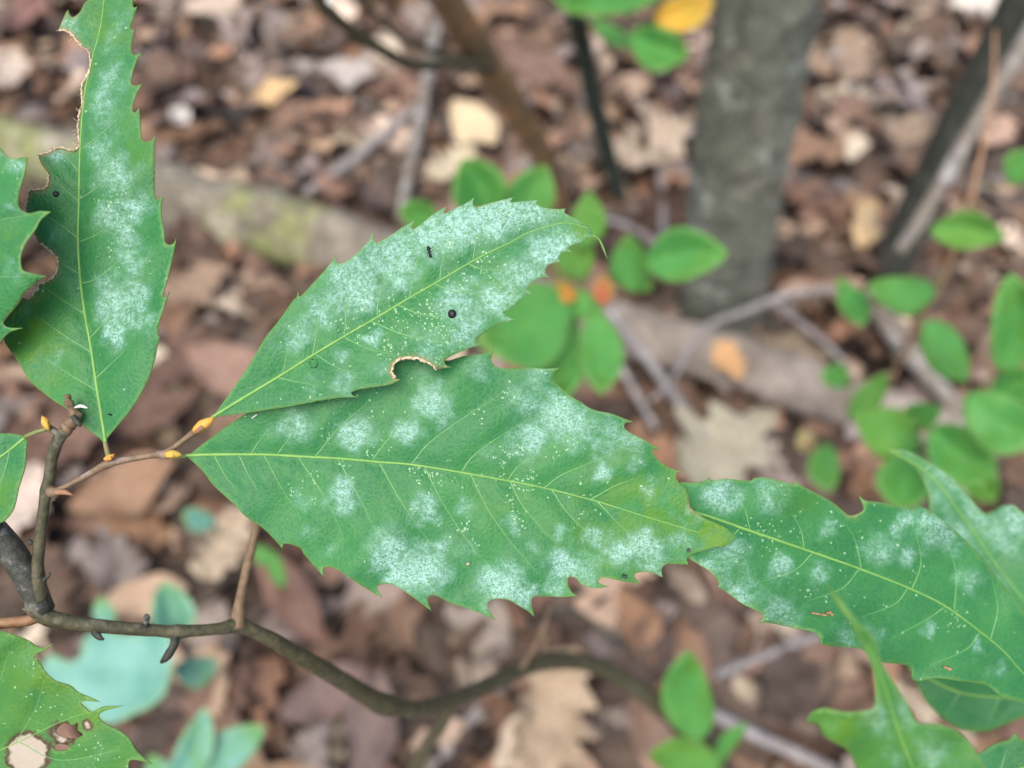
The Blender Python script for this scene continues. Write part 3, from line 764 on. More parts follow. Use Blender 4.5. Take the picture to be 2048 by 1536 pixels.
# ================================================================== OAK SAPLING IN FRONT
rb = G(1560, 1760)
oak = thing('oak_sapling', 'young toothed leaf sapling with olive stem, orange buds and mildewed leaves', 'sapling', (rb[0], rb[1], 0))
ORG = origin(oak)
def part_tube(name, pts, mat, seg=10, step=.002, rough=.03, seed=1): return tube(name, ctl(pts), mat, oak, seg, step, rough, seed)
st = ctl([(62, 1205, .172, 40), (100, 1236, .174, 36), (200, 1252, .178, 30), (330, 1262, .185, 27), (352, 1263, .186, 34), (375, 1262, .187, 27), (440, 1257, .192, 27), (476, 1250, .196, 36), (510, 1262, .199, 30), (560, 1288, .205, 30), (650, 1340, .225, 33), (735, 1392, .255, 35), (765, 1408, .265, 42), (800, 1414, .28, 33), (850, 1416, .30, 32), (960, 1378, .36, 32), (1080, 1326, .43, 32), (1180, 1328, .50, 36), (1280, 1382, .57, 36), (1380, 1470, .66, 44), (1460, 1580, .76, 46)])
st.append(np.append(np.array([rb[0], rb[1], -.03]), .016))
for q_ in st[:9]: q_[3] *= .86
tube('stem', st, M_stem, oak, 14, .0012, .075, 4)
tube('side_branch', ctl([(905, 1400, .33, 24), (885, 1445, .36, 24), (850, 1500, .40, 26), (800, 1600, .46, 28)]), M_stem, oak, 9, .003, .06, 14)
tube('side_twig', ctl([(1030, 1350, .40, 12), (1060, 1310, .395, 10), (1085, 1262, .39, 8), (1100, 1215, .385, 6)]), M_twig, oak, 7, .002, .05, 15)
tube('side_twig', ctl([(1088, 1300, .394, 8), (1092, 1275, .392, 8), (1078, 1258, .39, 6)]), M_twig, oak, 7, .002, .05, 16)
part_tube('branch', [(-160, 900, .165, 48), (-60, 1010, .168, 50), (20, 1100, .170, 52), (60, 1165, .172, 50), (85, 1222, .174, 46)], M_stem_dark, 12, .002, .03, 5)
part_tube('branch', [(80, 1200, .1725, 30), (76, 1165, .1715, 28), (75, 1130, .171, 22), (82, 1060, .170, 21), (90, 1000, .169, 21), (94, 982, .169, 27), (98, 960, .1685, 21), (105, 915, .168, 21), (117, 880, .1675, 23), (133, 860, .167, 24)], M_stem, 10, .0009, .06, 6)
part_tube('knobbly_spur', [(132, 862, .167, 22), (142, 848, .1665, 28), (150, 838, .166, 20), (148, 828, .1658, 24), (144, 818, .1655, 14), (139, 808, .165, 19), (136, 798, .1648, 13), (135, 790, .1645, 10)], M_twig, 11, .0003, .34, 7)
part_tube('dry_scale', [(146, 832, .1645, 10), (155, 845, .164, 12), (163, 852, .164, 5)], M_stem_dark, 7, .0005, .2)
part_tube('dry_scale', [(150, 815, .1645, 4), (162, 812, .1642, 7), (175, 816, .1642, 3)], M_white, 6, .0005, .1)
part_tube('spur', [(122, 872, .1675, 16), (108, 862, .1675, 14), (98, 856, .1675, 14)], M_stem, 8, .0008, .08)
part_tube('twig', [(100, 982, .1675, 24), (112, 984, .167, 18), (128, 975, .1675, 13), (170, 953, .168, 13), (200, 936, .168, 15), (214, 929, .168, 18), (230, 924, .168, 14), (270, 916, .1685, 13.5), (312, 909, .169, 15), (338, 909, .169, 20)], M_twig, 10, .001, .05, 8)
part_tube('bud_scale', [(112, 984, .1665, 12), (128, 984, .166, 12), (146, 990, .1655, 3)], M_bud_red, 7, .0006)
part_tube('twig', [(330, 908, .169, 15), (350, 893, .1685, 11), (375, 874, .1683, 11.5), (392, 861, .168, 16), (398, 857, .168, 15)], M_twig, 9, .0008, .05, 9)
def bud(pts, mat=M_bud):
    o = part_tube('bud', pts, mat, 10, .0004, .04, int(pts[0][0]))
    # overlapping scales: a smaller sub-part hugging the lower half
    sc = [(a + 1.5, b + 2.0, d - .0006, w * .62) for a, b, d, w in pts[:3]]
    V, Fc = tube_geo((cc := catmull(ctl(sc), .0004))[:, :3] - ORG, cc[:, 3], 8, .04)
    link('bud_scale', mesh('bud_scale', V, Fc, M_bud_red if len(pts) > 5 else mat), o)
bud([(390, 862, .1678, 14), (397, 857, .1676, 20), (406, 850, .1675, 22), (416, 844, .1675, 18), (424, 838, .1675, 10), (430, 833, .1675, 2)])
bud([(330, 909, .1676, 8), (337, 909, .1674, 15), (347, 908, .1673, 17), (357, 909, .1674, 11), (364, 909.5, .1676, 2)])
bud([(209, 918, .1665, 6), (216, 916, .1663, 11), (222, 914, .1663, 12), (229, 908, .1665, 2)])
bud([(96, 858, .1668, 8), (93, 850, .1665, 14), (90, 842, .1665, 15), (86, 835, .1667, 6), (84, 832, .167, 2)])
part_tube('twig', [(478, 1258, .195, 30), (476, 1235, .196, 26), (484, 1180, .199, 19), (500, 1110, .203, 18), (514, 1050, .207, 17), (530, 980, .212, 15), (560, 880, .222, 12)], M_twig, 9, .0015, .05, 10)
part_tube('twig', [(-60, 1252, .170, 20), (0, 1247, .171, 22), (50, 1242, .1725, 23), (85, 1232, .174, 22)], M_bud_red, 8, .001, .06, 11)
for a in ([(292, 1254, .1825, 11), (293, 1242, .1815, 11), (293, 1234, .181, 13), (293, 1228, .181, 6)], [(78, 1092, .1705, 9), (68, 1089, .1703, 8), (60, 1084, .170, 10), (56, 1079, .170, 4)], [(80, 1165, .1715, 9), (90, 1158, .1712, 8), (98, 1150, .171, 7), (100, 1145, .171, 3)]):
    part_tube('lateral_bud', a, M_stem_dark, 7, .0006, .1)
part_tube('leaf_scar_spur', [(350, 1262, .186, 22), (350, 1278, .185, 18), (347, 1292, .184, 17), (335, 1312, .183, 18), (322, 1325, .183, 6)], M_stem_dark, 8, .001, .06)
part_tube('knob', [(185, 1256, .1775, 14), (193, 1268, .177, 15), (202, 1277, .1765, 9), (208, 1279, .1765, 4)], M_stem_dark, 7, .0007, .1)
for a in ([(-1, 1083, .1635, 2.2), (6, 1070, .1632, 1.8)],): pass

# ---- biggest leaf
L1 = [(374, 913, 1), (396.6, 895), (423, 874.5), (457, 850), (498.6, 825), (600, 783), (700, 748), (800, 705), (850, 698), (878, 714), (895, 721), (924, 713), (955, 708), (981, 702), (990, 694, 1),
 (983, 714), (984, 725), (998, 734.8), (1024.6, 736.6), (1058.6, 734.8), (1089, 737.4), (1120, 735.5, 1), (1107.7, 748), (1107.7, 761), (1126.6, 780), (1149, 797), (1160.6, 802.7), (1175.7, 814), (1194.6, 821.6), (1221, 827), (1247.4, 836.7), (1267, 844, 1), (1251, 846), (1249, 855.6), (1262.5, 867), (1289, 880), (1308, 891.5), (1321, 898, 1), (1308, 899), (1306, 906.6), (1319, 921.7), (1338, 935), (1363, 944, 1), (1352.4, 946), (1353, 957.6), (1360.7, 969), (1372, 978), (1377.7, 993.4), (1379.6, 1012), (1391, 1023.7), (1410, 1037), (1436, 1048), (1459, 1061), (1472, 1076.5, 1), (1455, 1090), (1428.7, 1095), (1406, 1101), (1379.6, 1110.5), (1374, 1118), (1376.6, 1129, 1), (1360.7, 1129), (1340, 1127.5), (1326.7, 1133), (1323, 1142.6), (1326, 1155, 1), (1304, 1146), (1285, 1143.7), (1270, 1148), (1272, 1157.7), (1284, 1167, 1), (1258.8, 1165), (1232, 1159.6), (1206, 1155), (1196.5, 1161.5), (1202, 1168), (1218, 1172.8, 1), (1194.6, 1176.6), (1172, 1172.8), (1158.7, 1165), (1151, 1155.8), (1138, 1154), (1135, 1163), (1141.7, 1182), (1155, 1191.7, 1), (1126.6, 1194), (1089, 1192.8), (1068, 1194), (1063, 1205), (1068.8, 1234, 1), (1054.8, 1222), (1032, 1208.7), (1013, 1199), (990.6, 1198), (975.5, 1205), (977.4, 1220), (991.8, 1240, 1), (968, 1229.5), (937.8, 1218), (899, 1205), (872.5, 1191.7), (858, 1193), (856.6, 1205), (863, 1222, 1), (842, 1207), (819.6, 1190), (793, 1173), (774, 1168), (757, 1171), (755.4, 1180), (763.7, 1195.5, 1), (740, 1182), (710, 1163), (680, 1142.6), (661, 1134), (646.6, 1136), (646.6, 1152, 1), (630.8, 1135), (608, 1108.6), (602.5, 1098), (585.5, 1089.7), (566.6, 1088), (565, 1097.7, 1), (551.5, 1082), (525, 1055.8), (491, 1033), (468, 1008.5), (427, 970.8), (404, 940.6)]
mid1 = [(368, 911), (429, 909), (529, 909), (604, 913), (680, 917), (755, 923.6), (823, 929), (900, 941), (941, 948), (1013, 961), (1089, 976), (1195, 1003), (1278, 1029), (1353, 1052), (1400, 1066)]
v1 = [[(429, 911), (450, 950), (478, 988)], [(478, 910), (500, 955), (518, 985)], [(529, 911), (567, 982), (600, 1030)], [(597, 914), (642, 982), (668, 1031), (690, 1085)], [(676, 918), (718, 993), (744, 1046), (780, 1110)], [(759, 925), (801, 1001), (842, 1061), (876, 1103)], [(850, 935), (887, 1008), (940, 1088), (985, 1140)], [(941, 948), (975, 1016), (1013, 1073), (1051, 1118), (1080, 1150)], [(1021, 963), (1043, 1008), (1081, 1054), (1120, 1095)], [(1104, 980), (1134, 1024), (1170, 1060), (1200, 1085)], [(1195, 1003), (1232, 1042), (1262, 1070)],
 [(502, 908), (520, 880), (545, 850)], [(555, 909), (582, 872), (615, 835)], [(631, 913), (680, 854), (736, 805)], [(744, 921), (793, 857), (830, 818), (880, 775)], [(823, 928), (861, 884), (940, 827), (1000, 790)], [(923, 944), (949, 910), (1013, 865), (1080, 830)], [(1015, 961), (1036, 933), (1074, 910), (1145, 869)], [(1089, 975), (1123, 950), (1172, 929), (1230, 905)], [(1181, 999), (1232, 971), (1290, 950)]]
mil1 = [(590, 855, 32, .7), (712, 872, 32, .95), (815, 862, 26, .8), (865, 800, 36, .85), (885, 835, 22, .7), (850, 760, 28, .4), (685, 990, 30, .9), (600, 995, 22, .5), (850, 1020, 28, .9), (780, 1105, 40, .95), (840, 1140, 45, 1), (800, 1150, 38, .95), (880, 1090, 22, .6), (940, 1100, 22, .5), (1000, 1170, 42, .95), (1030, 1195, 36, .95), (930, 1010, 22, .5), (1020, 1050, 18, .6), (1060, 1090, 14, .4), (1130, 1130, 32, .9), (1120, 1060, 15, .6), (1190, 1075, 24, .8), (1170, 1150, 38, .6), (1250, 1100, 32, .85), (1290, 1085, 28, .9), (1300, 1130, 30, .7), (1200, 945, 18, .9), (1275, 925, 15, .6), (1020, 900, 22, .5), (1060, 880, 34, .8), (1110, 820, 38, .85), (1060, 805, 44, .6), (1150, 850, 42, .75), (1210, 870, 38, .6), (1260, 880, 34, .6), (1300, 985, 18, .6), (1370, 1065, 35, .75), (1388, 1010, 14, .8), (980, 910, 18, .4), (625, 1070, 18, .4), (665, 1100, 20, .4), (540, 870, 20, .3), (960, 735, 30, .5), (1080, 745, 30, .5), (900, 1150, 20, .4), (1110, 1180, 30, .6)]
spk1 = [(745, 908, 12, .7), (770, 905, 10, .6), (840, 945, 16, .8), (870, 955, 13, .8), (690, 930, 9, .7), (1005, 925, 12, .9), (1004, 948, 8, .8), (1035, 905, 14, .9), (1060, 962, 15, .9), (1078, 972, 9, .7), (1032, 960, 8, .9), (1110, 905, 9, .9), (1025, 1003, 9, .9), (1036, 1030, 11, .9), (1048, 1048, 9, .9), (1150, 885, 9, .8), (930, 1055, 10, .8), (948, 1085, 8, .7), (1016, 785, 8, .8), (658, 872, 12, .6), (745, 830, 10, .6), (660, 868, 8, .5), (628, 955, 9, .8), (588, 985, 10, .7), (625, 1000, 8, .6), (745, 905, 8, .8), (822, 1020, 8, .6), (895, 930, 8, .5), (1180, 1020, 40, .08), (700, 830, 60, .06), (960, 830, 10, .5), (1100, 738, 20, .35)]
leaf1, s1 = full_leaf(oak, L1, [(374, 912, .1695), (900, 1200, .1705), (1100, 760, .1725), (1450, 1075, .1720), (800, 720, .1725)], mid1, v1, fold=.004, valley=.00042, wave=.0009, ph=.6,
    label='largest toothed green leaf with white mildew patches', mildew=mil1, specks=spk1, yellow=[(1290, 1010, 90, .7), (1430, 1065, 60, 1), (1180, 1050, 60, .5), (1240, 1150, 60, .4), (1000, 1000, 60, .25)], brown=[(1384, 1015, 14, .8)], base_mil=.03)
rib('petiole', leaf1, [(333, 912), (350, 913), (372, 912)], s1, 11, 9, M_petiole, org=ORG, step=4)

# ---- central upper leaf
L2 = [(426, 833.6, 1), (458.6, 787.5), (498, 730), (529, 677.6), (559.7, 638), (586, 600.7), (593.6, 594), (595.8, 582, 1), (599, 593), (612.5, 581), (639, 552), (665, 521.6), (670.5, 510.6, 1), (674, 526), (691.6, 523.8), (713.5, 506), (737.7, 482), (745, 464.5, 1), (749.6, 483.4), (762, 482), (784, 469), (805.8, 453.5), (822.5, 444.7), (830.9, 438, 1), (823.4, 455.7), (830, 457), (854, 438), (874, 422.7), (892.8, 414, 1), (888.4, 427), (907, 418), (931, 407), (948, 395.5, 1), (945.6, 409.6), (955, 414), (977, 407), (1003.5, 400), (1027.7, 394.6, 1), (1021, 404), (1043, 403), (1076, 400, 1), (1071.7, 407), (1087, 415), (1109, 417.5), (1132, 417.5, 1), (1128.8, 425), (1144, 433.7), (1161.8, 442.5), (1177, 451), (1188, 466.7), (1201, 480), (1210, 499.6), (1214.5, 519, 1), (1204.8, 497.4), (1194.7, 477.7), (1177, 475.5), (1161.8, 485), (1142, 490.8), (1136, 497), (1145, 505, 1), (1128.8, 504), (1117.8, 512.8), (1118, 520), (1124, 523.8, 1), (1104.6, 526), (1092, 536), (1091.5, 548), (1099, 553.7, 1), (1078, 556.8), (1060.7, 567), (1054, 578.7), (1065, 587.5, 1), (1049.7, 592), (1025.5, 614), (1008, 629), (1032, 639, 1), (1012.4, 644.7), (986, 655.6), (959.6, 673), (953, 683), (968.4, 692, 1), (950.8, 693), (915.7, 706), (893.7, 717), (889.3, 723.8), (893, 731), (904, 734.7, 1), (871.7, 739, 1), (863, 730), (845, 721.5), (823.4, 715.8), (801.4, 718.5), (788, 728), (783, 741), (790.4, 756.7, 1), (801.4, 759, 1), (779.4, 769), (748.7, 774), (718, 778.7), (702.5, 785), (706, 791), (716, 794, 1), (682.8, 795.4), (643, 800.7), (586, 811.6), (529, 820.4), (485, 827)]
mid2 = [(424, 835), (472, 805), (559.7, 752), (625.6, 710.6), (691.6, 671), (748.7, 638), (814.6, 598.5), (876, 563), (955, 517), (1016.7, 486.5), (1065, 462), (1130, 446), (1178, 457)]
v2 = [[(566, 747), (573, 712), (577, 690)], [(625, 711), (633, 670), (641, 625), (648, 590)], [(689, 672), (692, 632), (694, 596), (697, 560)], [(755, 634), (757, 603), (779, 543), (800, 500)], [(819, 596), (826, 560), (836, 520), (850, 480)], [(880, 560), (883, 530), (892, 500), (905, 465)], [(946, 521), (950, 495), (958, 470), (970, 445)],
 [(555, 755), (600, 765), (643, 772)], [(630, 708), (680, 738), (727, 748)], [(688, 674), (735, 697), (806, 713)], [(742, 642), (801, 667), (867, 682), (930, 690)], [(797, 610), (837, 627), (890, 634), (950, 640)], [(869, 568), (907, 583), (955, 588), (1016, 590)], [(937, 528), (968, 539), (1017, 539), (1060, 536)]]
mil2 = [(700, 570, 55, .75), (730, 600, 30, .8), (640, 620, 34, .65), (580, 690, 28, .5), (600, 660, 30, .6), (780, 510, 48, .85), (860, 465, 50, .85), (930, 440, 55, .95), (1000, 430, 55, 1), (1070, 445, 50, .9), (1130, 460, 45, .8), (1095, 505, 36, .9), (1045, 550, 34, .75), (995, 600, 36, .85), (905, 595, 32, .8), (940, 560, 30, .5), (930, 655, 40, .65), (860, 690, 40, .45), (740, 680, 17, .95), (800, 570, 26, .8), (685, 710, 18, .5), (690, 765, 24, .5), (760, 740, 22, .4), (620, 770, 16, .35), (720, 540, 30, .8), (820, 560, 24, .5), (1000, 480, 30, .5), (960, 620, 30, .6)]
spk2 = [(790, 635, 28, .55), (850, 640, 32, .7), (872, 660, 26, .8), (895, 500, 16, .7), (860, 610, 24, .6), (790, 690, 34, .45), (960, 490, 14, .5), (970, 530, 24, .6), (880, 715, 36, .5), (740, 590, 24, .35), (700, 650, 22, .4), (630, 795, 10, .4), (990, 420, 40, .4), (800, 660, 22, .5), (930, 560, 20, .4), (640, 730, 100, .03)]
leaf2, s2 = full_leaf(oak, L2, [(428, 832, .1676), (1200, 490, .1705), (700, 540, .1690), (850, 720, .1668), (950, 680, .1670)], mid2, v2, fold=.006, valley=.00042, wave=.0009, ph=2.1,
    label='frosted toothed leaf with a bite and an ant on it', mildew=mil2, specks=spk2, yellow=[(1170, 465, 40, .8), (1000, 585, 30, .5), (1110, 420, 30, .4)], brown=[(788, 735, 22, 1), (830, 718, 34, 1), (866, 735, 16, 1)], base_mil=.07)
def torn(parent, s, poly, w, hairs=0, seed=1, hl=14):
    r = random.Random(seed)
    c = catmull([np.array(p, float) for p in poly], 3); c = c + np.array([[r.gauss(0, 1.0), r.gauss(0, 1.0)] for _ in c])
    d = s(c) - .00005; rad = np.array([w * r.uniform(.35, 1.55) for _ in c]) * .5 * d / F
    V, Fc = tube_geo(P(c[:, 0], c[:, 1], d) - ORG, rad, 6)
    for _ in range(hairs):
        i = r.randrange(len(c)); a = r.uniform(2.2, 4.4); l = r.uniform(.4, 1) * hl
        e = c[i] + np.array([math.cos(a), math.sin(a)]) * l; m_ = (c[i] + e) / 2 + np.array([r.uniform(-2, 2), r.uniform(-2, 2)])
        q = np.array([c[i], m_, e]); dd = s(q) - np.array([0, .0004, .0008])
        v, f = tube_geo(P(q[:, 0], q[:, 1], dd) - ORG, np.array([1.1, .9, .4]) * .5 * .17 / F * 1.4, 4)
        n = len(V); V += v; Fc += [tuple(x + n for x in g) for g in f]
    link('torn_edge', mesh('torn_edge', V, Fc, M_torn), parent)
torn(leaf2, s2, [(873, 739), (863, 730), (845, 721.5), (823.4, 715.8), (801.4, 718.5), (788, 728), (783, 741), (790, 757)], 5.5, 0, 3)

# ---- chewed upright leaf on the left
L3 = [(208, 886, 1), (216.5, 873), (241, 844), (267, 811), (293, 765.6), (309, 723), (316, 687), (321, 674.4, 1), (316.5, 672), (317, 648), (325.6, 622), (332, 599.5), (338.6, 583, 1), (335, 590), (326, 594.6), (325, 588), (332, 567), (342, 528), (350, 492), (352.6, 474, 1), (346.7, 487), (335, 489), (329, 480.7), (327, 459.5), (322, 433), (322, 407), (326.4, 395, 1), (314, 399), (309, 387), (309, 342), (307.6, 293), (312, 267.5, 1), (304, 280), (289.7, 283), (282.5, 276.6), (280.5, 241), (278, 215, 1), (273, 223), (267, 224.6), (265, 215), (273, 189), (284, 167.6, 1), (272, 171), (263, 167.6), (265, 146.5), (275, 117), (284, 106, 1), (268.5, 109), (263, 104), (265, 78), (269.5, 58.6, 1), (263, 60), (262, 52), (270, 26), (274, 12.4, 1), (267, 14.6), (265, 0), (264, -40), (252, -120), (222, -210, 1), (196, -120), (188, -40), (184, -8), (178, -1, 1), (169, 6.5), (159.5, 24), (146, 34), (140, 29), (136, 19, 1), (130, 29), (117, 60, 1), (133.4, 62), (146.5, 71.6), (159.5, 89.5), (176, 101), (180.6, 114), (179, 137), (172.5, 156), (164, 169), (163, 189), (164, 208), (158, 228), (156, 260), (158, 286), (153, 299), (140, 301), (120, 294.5), (107, 299), (94, 306), (76.5, 309, 1), (81, 325), (94, 345), (97.6, 361), (88, 377.5), (58.6, 381, 1), (53.7, 400), (50, 420), (65, 456), (68, 466), (81, 489), (104, 505), (114, 521), (112, 544), (97.7, 560.5), (78, 567), (71.6, 580), (58.6, 596), (47, 594.6), (36, 609), (6.5, 648), (8, 675), (13, 690.7), (36, 723), (55, 756), (78, 778.6), (107, 801), (143, 824), (169, 853.5), (195, 873)]
mid3 = [(212, 892), (208, 863), (195, 782), (182, 694), (169, 622), (159.5, 547), (156, 472.6), (158, 403.6), (160, 309), (168, 200), (184, 120), (205, 30), (218, -150)]
v3 = [[(192, 757), (225, 725), (262, 690)], [(180, 676), (215, 640), (262, 600)], [(163, 568), (200, 553), (250, 510), (300, 470)], [(157, 485), (200, 465), (240, 430)], [(158, 400), (200, 370), (250, 320)], [(161, 300), (200, 270), (245, 230)], [(195, 782), (130, 743), (90, 715)], [(183, 704), (124, 668), (65, 625)], [(170, 629), (130, 603), (85, 572)], [(160, 549), (118, 523)], [(156, 476), (107, 440), (75, 425)], [(158, 404), (98, 351)], [(159, 345), (127, 309)]]
leaf3, s3 = full_leaf(oak, L3, [(212, 890, .1685), (200, 0, .1800), (30, 680, .1700), (330, 520, .1715)], mid3, v3, fold=.012, valley=.00045, wave=.0012, ph=3.4, label='narrow chewed leaf with ragged torn left margin',
    mildew=[(230, 620, 50, .75), (215, 575, 36, .6), (265, 600, 34, .8), (225, 670, 22, 1), (220, 430, 34, .7), (270, 420, 26, .8), (250, 470, 24, .7), (230, 350, 40, .7), (190, 300, 30, .6), (200, 240, 40, .5), (220, 160, 36, .6), (260, 520, 30, .7), (195, 200, 30, .7), (110, 720, 18, .4), (130, 50, 30, .6), (185, 840, 14, .5), (215, 810, 10, .5), (200, 80, 40, .5), (110, 300, 24, .8), (150, 560, 20, .3), (290, 640, 24, .6), (110, 470, 20, .4), (220, 30, 40, .4)],
    specks=[(215, 405, 18, .8), (250, 450, 16, .8), (225, 500, 16, .7), (235, 650, 12, .5)], yellow=[(40, 640, 70, .8), (200, 60, 60, .5), (60, 720, 60, .7), (280, 300, 60, .4)], brown=[(105, 300, 45, .9), (170, 200, 60, .7), (85, 375, 35, .9), (60, 400, 30, .9), (95, 530, 50, 1), (55, 590, 25, 1), (150, 75, 40, .8)], base_mil=.04)
torn(leaf3, s3, [(117, 60), (133.4, 62), (146.5, 71.6), (159.5, 89.5), (176, 101), (180.6, 114), (179, 137), (172.5, 156), (164, 169), (163, 189), (164, 208), (158, 228), (156, 260), (158, 286), (153, 299), (140, 301), (120, 294.5), (107, 299), (94, 306), (76.5, 309)], 3.5, 34, 4, 15)
torn(leaf3, s3, [(81, 489), (104, 505), (114, 521), (112, 544), (97.7, 560.5), (78, 567), (71.6, 580), (58.6, 596), (47, 594.6)], 4, 9, 5, 20)
torn(leaf3, s3, [(94, 345), (97.6, 361), (88, 377.5), (58.6, 381), (53.7, 400), (50, 420)], 3.5, 6, 6, 8)
rib('petiole', leaf3, [(219, 918), (215, 904), (210, 884)], s3, 12, 9, M_petiole, org=ORG, step=4)

# ---- leaf cut by the left border
L4 = [(0, 296), (6.5, 306), (19.5, 316), (32.5, 317), (53.7, 314, 1), (49, 345), (39, 381), (36, 404), (42, 420), (58.6, 426), (81, 421.5), (101, 423, 1), (81, 439), (72, 456), (65, 466), (49, 489), (41, 511.6), (42, 534), (52, 544), (93, 553, 1), (68, 568.6), (49, 586.5), (32.6, 612.5), (10, 638.6), (7, 648), (16, 655), (45.6, 656, 1), (19.5, 664.6), (0, 684), (-60, 760), (-150, 840, 1), (-215, 620), (-220, 420), (-150, 250), (-60, 160, 1), (-40, 240)]
leaf4, s4 = full_leaf(oak, L4, [(-150, 840, .166), (-60, 160, .158), (90, 450, .157)], [(-150, 840), (-110, 600), (-85, 400), (-60, 165)], [[(-112, 610), (-50, 560), (80, 553)], [(-98, 500), (-30, 450), (90, 424)], [(-88, 420), (-30, 360), (48, 318)]], wave=.0016, ph=1.2, valley=.00042,
    label='spiny toothed leaf overlapping the chewed leaf', mildew=[(30, 330, 16, .6), (5, 310, 14, .5), (30, 420, 12, .5), (20, 540, 24, .4)], specks=[(35, 345, 10, .8), (30, 325, 10, .5)], yellow=[(85, 430, 30, .6), (20, 480, 40, .3)], brown=[(33, 480, 8, .7)], base_mil=.03)
part_tube('petiole', [(-150, 840, .166, 10), (-140, 870, .166, 12), (-120, 950, .166, 13)], M_petiole, 7)
# ---- bottom left holed leaf
L5 = [(-60, 1250), (0, 1262), (26, 1269), (55, 1280), (81, 1295), (107, 1288, 1), (78, 1306), (67, 1313), (78, 1322.5), (91, 1345), (111, 1361.6), (140, 1371), (156, 1384), (176, 1393), (199, 1404, 1), (170, 1402), (161, 1406), (169, 1413.6), (182, 1423), (208, 1413), (247, 1412, 1), (210, 1422), (197, 1433), (211.6, 1448), (234, 1459), (257, 1475.5), (270, 1498), (286.5, 1514.6), (304, 1527.6, 1), (263.7, 1519.5), (257, 1534), (264, 1570, 1), (230, 1610), (100, 1680), (-60, 1660), (-160, 1560, 1), (-150, 1400), (-110, 1290)]
hole5 = [[(114, 1456), (127, 1446), (143, 1451), (156, 1445), (155, 1459), (166, 1469), (150, 1477), (130, 1475.5), (112, 1466)], [(109, 1492), (118, 1488), (134, 1490), (137, 1498), (122, 1502), (108, 1500)]]
leaf5, s5 = full_leaf(oak, L5, [(-100, 1560, .166), (300, 1527, .164), (0, 1262, .168)], [(-155, 1555), (0, 1500), (130, 1440), (215, 1415)], [[(-60, 1525), (-20, 1420), (20, 1300)], [(30, 1487), (70, 1420), (90, 1360)], [(40, 1485), (120, 1520), (240, 1500)]], hole=hole5, wave=.0018, ph=4, mat=M_leaf_y, vein_w=(1.8, .8), mid_w=(3, 1),
    label='yellow flecked leaf with brown dead patch and holes', mildew=[(60, 1330, 40, .25), (200, 1500, 30, .3)], specks=[(60, 1330, 80, .08), (210, 1500, 30, .25), (80, 1400, 40, .12)], tan=[(55, 1508, 36, 1), (125, 1470, 34, .55), (175, 1450, 14, .55), (78, 1312, 8, .5)], yellow=[(90, 1340, 60, .8), (185, 1432, 30, 1), (150, 1400, 40, .6)])
part_tube('petiole', [(-155, 1555, .166, 9), (-170, 1450, .168, 10), (-120, 1300, .170, 12), (-62, 1252, .170, 14)], M_petiole, 7)
# ---- small leaf at left border
L6 = [(50, 873, 1), (55, 885), (52.5, 899), (51, 930), (44, 955), (37, 977), (27, 1018), (10, 1041), (0, 1046), (-50, 1075), (-110, 1085), (-190, 1050, 1), (-180, 960), (-120, 895), (-60, 872), (0, 867), (30, 868)]
leaf6, s6 = full_leaf(oak, L6, [(50, 873, .1685), (-190, 1050, .163), (0, 1040, .164)], [(52, 874), (0, 915), (-100, 985), (-185, 1045)], [[(20, 900), (10, 940), (-10, 1000)], [(-20, 930), (-60, 920), (-110, 905)]], ph=5, label='small plain leaf with a yellow lower edge', yellow=[(20, 1010, 40, 1)], mid_w=(6, 3), wave=.001)
part_tube('petiole', [(97, 857, .1675, 10), (75, 863, .1678, 9), (50, 874, .1683, 9)], M_petiole, 7)

# ================================================================== NEIGHBOURING SAPLING ON THE RIGHT
rb2 = G(2420, 1700)
oak2 = thing('oak_sapling', 'second toothed leaf sapling reaching in with long curved spotted leaves', 'sapling', (rb2[0], rb2[1], 0))
ORG = origin(oak2)
tube('stem', [np.append(np.array([rb2[0], rb2[1], -.03]), .009), W4(2500, 1650, .6, 26), W4(2450, 1560, .35, 30), W4(2330, 1530, .24, 30), W4(2220, 1490, .215, 26), W4(2140, 1440, .20, 20), W4(2080, 1560, .175, 18), W4(1980, 1680, .15, 16)], M_stem, oak2, 10, .004, .03)
L7 = [(1330, 1025, 1), (1345, 990), (1360, 966), (1384, 965.6), (1410, 962), (1417, 955, 1), (1428, 961), (1454, 957.7), (1498, 962), (1509, 956, 1), (1529, 954.6), (1560, 961), (1591, 970, 1), (1585.5, 958, 1), (1604, 972), (1630, 985), (1665.6, 1005), (1687.6, 1023), (1701, 1031.6), (1723, 1024), (1727, 1014), (1717.5, 991, 1), (1731.6, 1001), (1762, 1005), (1802, 1013), (1826, 1016), (1837, 1009, 1), (1859, 1020.6), (1885.6, 1040), (1921, 1071), (1956, 1106), (1991, 1150), (2026, 1194), (2062, 1243), (2110, 1330), (2140, 1440, 1), (2090, 1425), (2044, 1405), (2000, 1390), (1973.6, 1371), (1920, 1362), (1870, 1356), (1840, 1362), (1824, 1357), (1822, 1337), (1802, 1328.6), (1762, 1324), (1740, 1306), (1727, 1300), (1705, 1295.6), (1665.6, 1293), (1640.5, 1287, 1), (1641, 1276), (1621.6, 1262.6), (1577.6, 1254), (1538, 1246), (1519.5, 1246, 1), (1527, 1234), (1516, 1223), (1485, 1207.6), (1454, 1185.6), (1434.6, 1173, 1), (1439, 1168), (1424, 1146), (1397, 1128), (1375, 1113), (1350, 1070)]
mid7 = [(1335, 1020), (1397, 1027), (1516, 1067), (1630, 1106), (1718, 1137), (1819.6, 1177), (1890, 1212), (1956, 1260), (2009, 1304), (2044, 1344), (2140, 1440)]
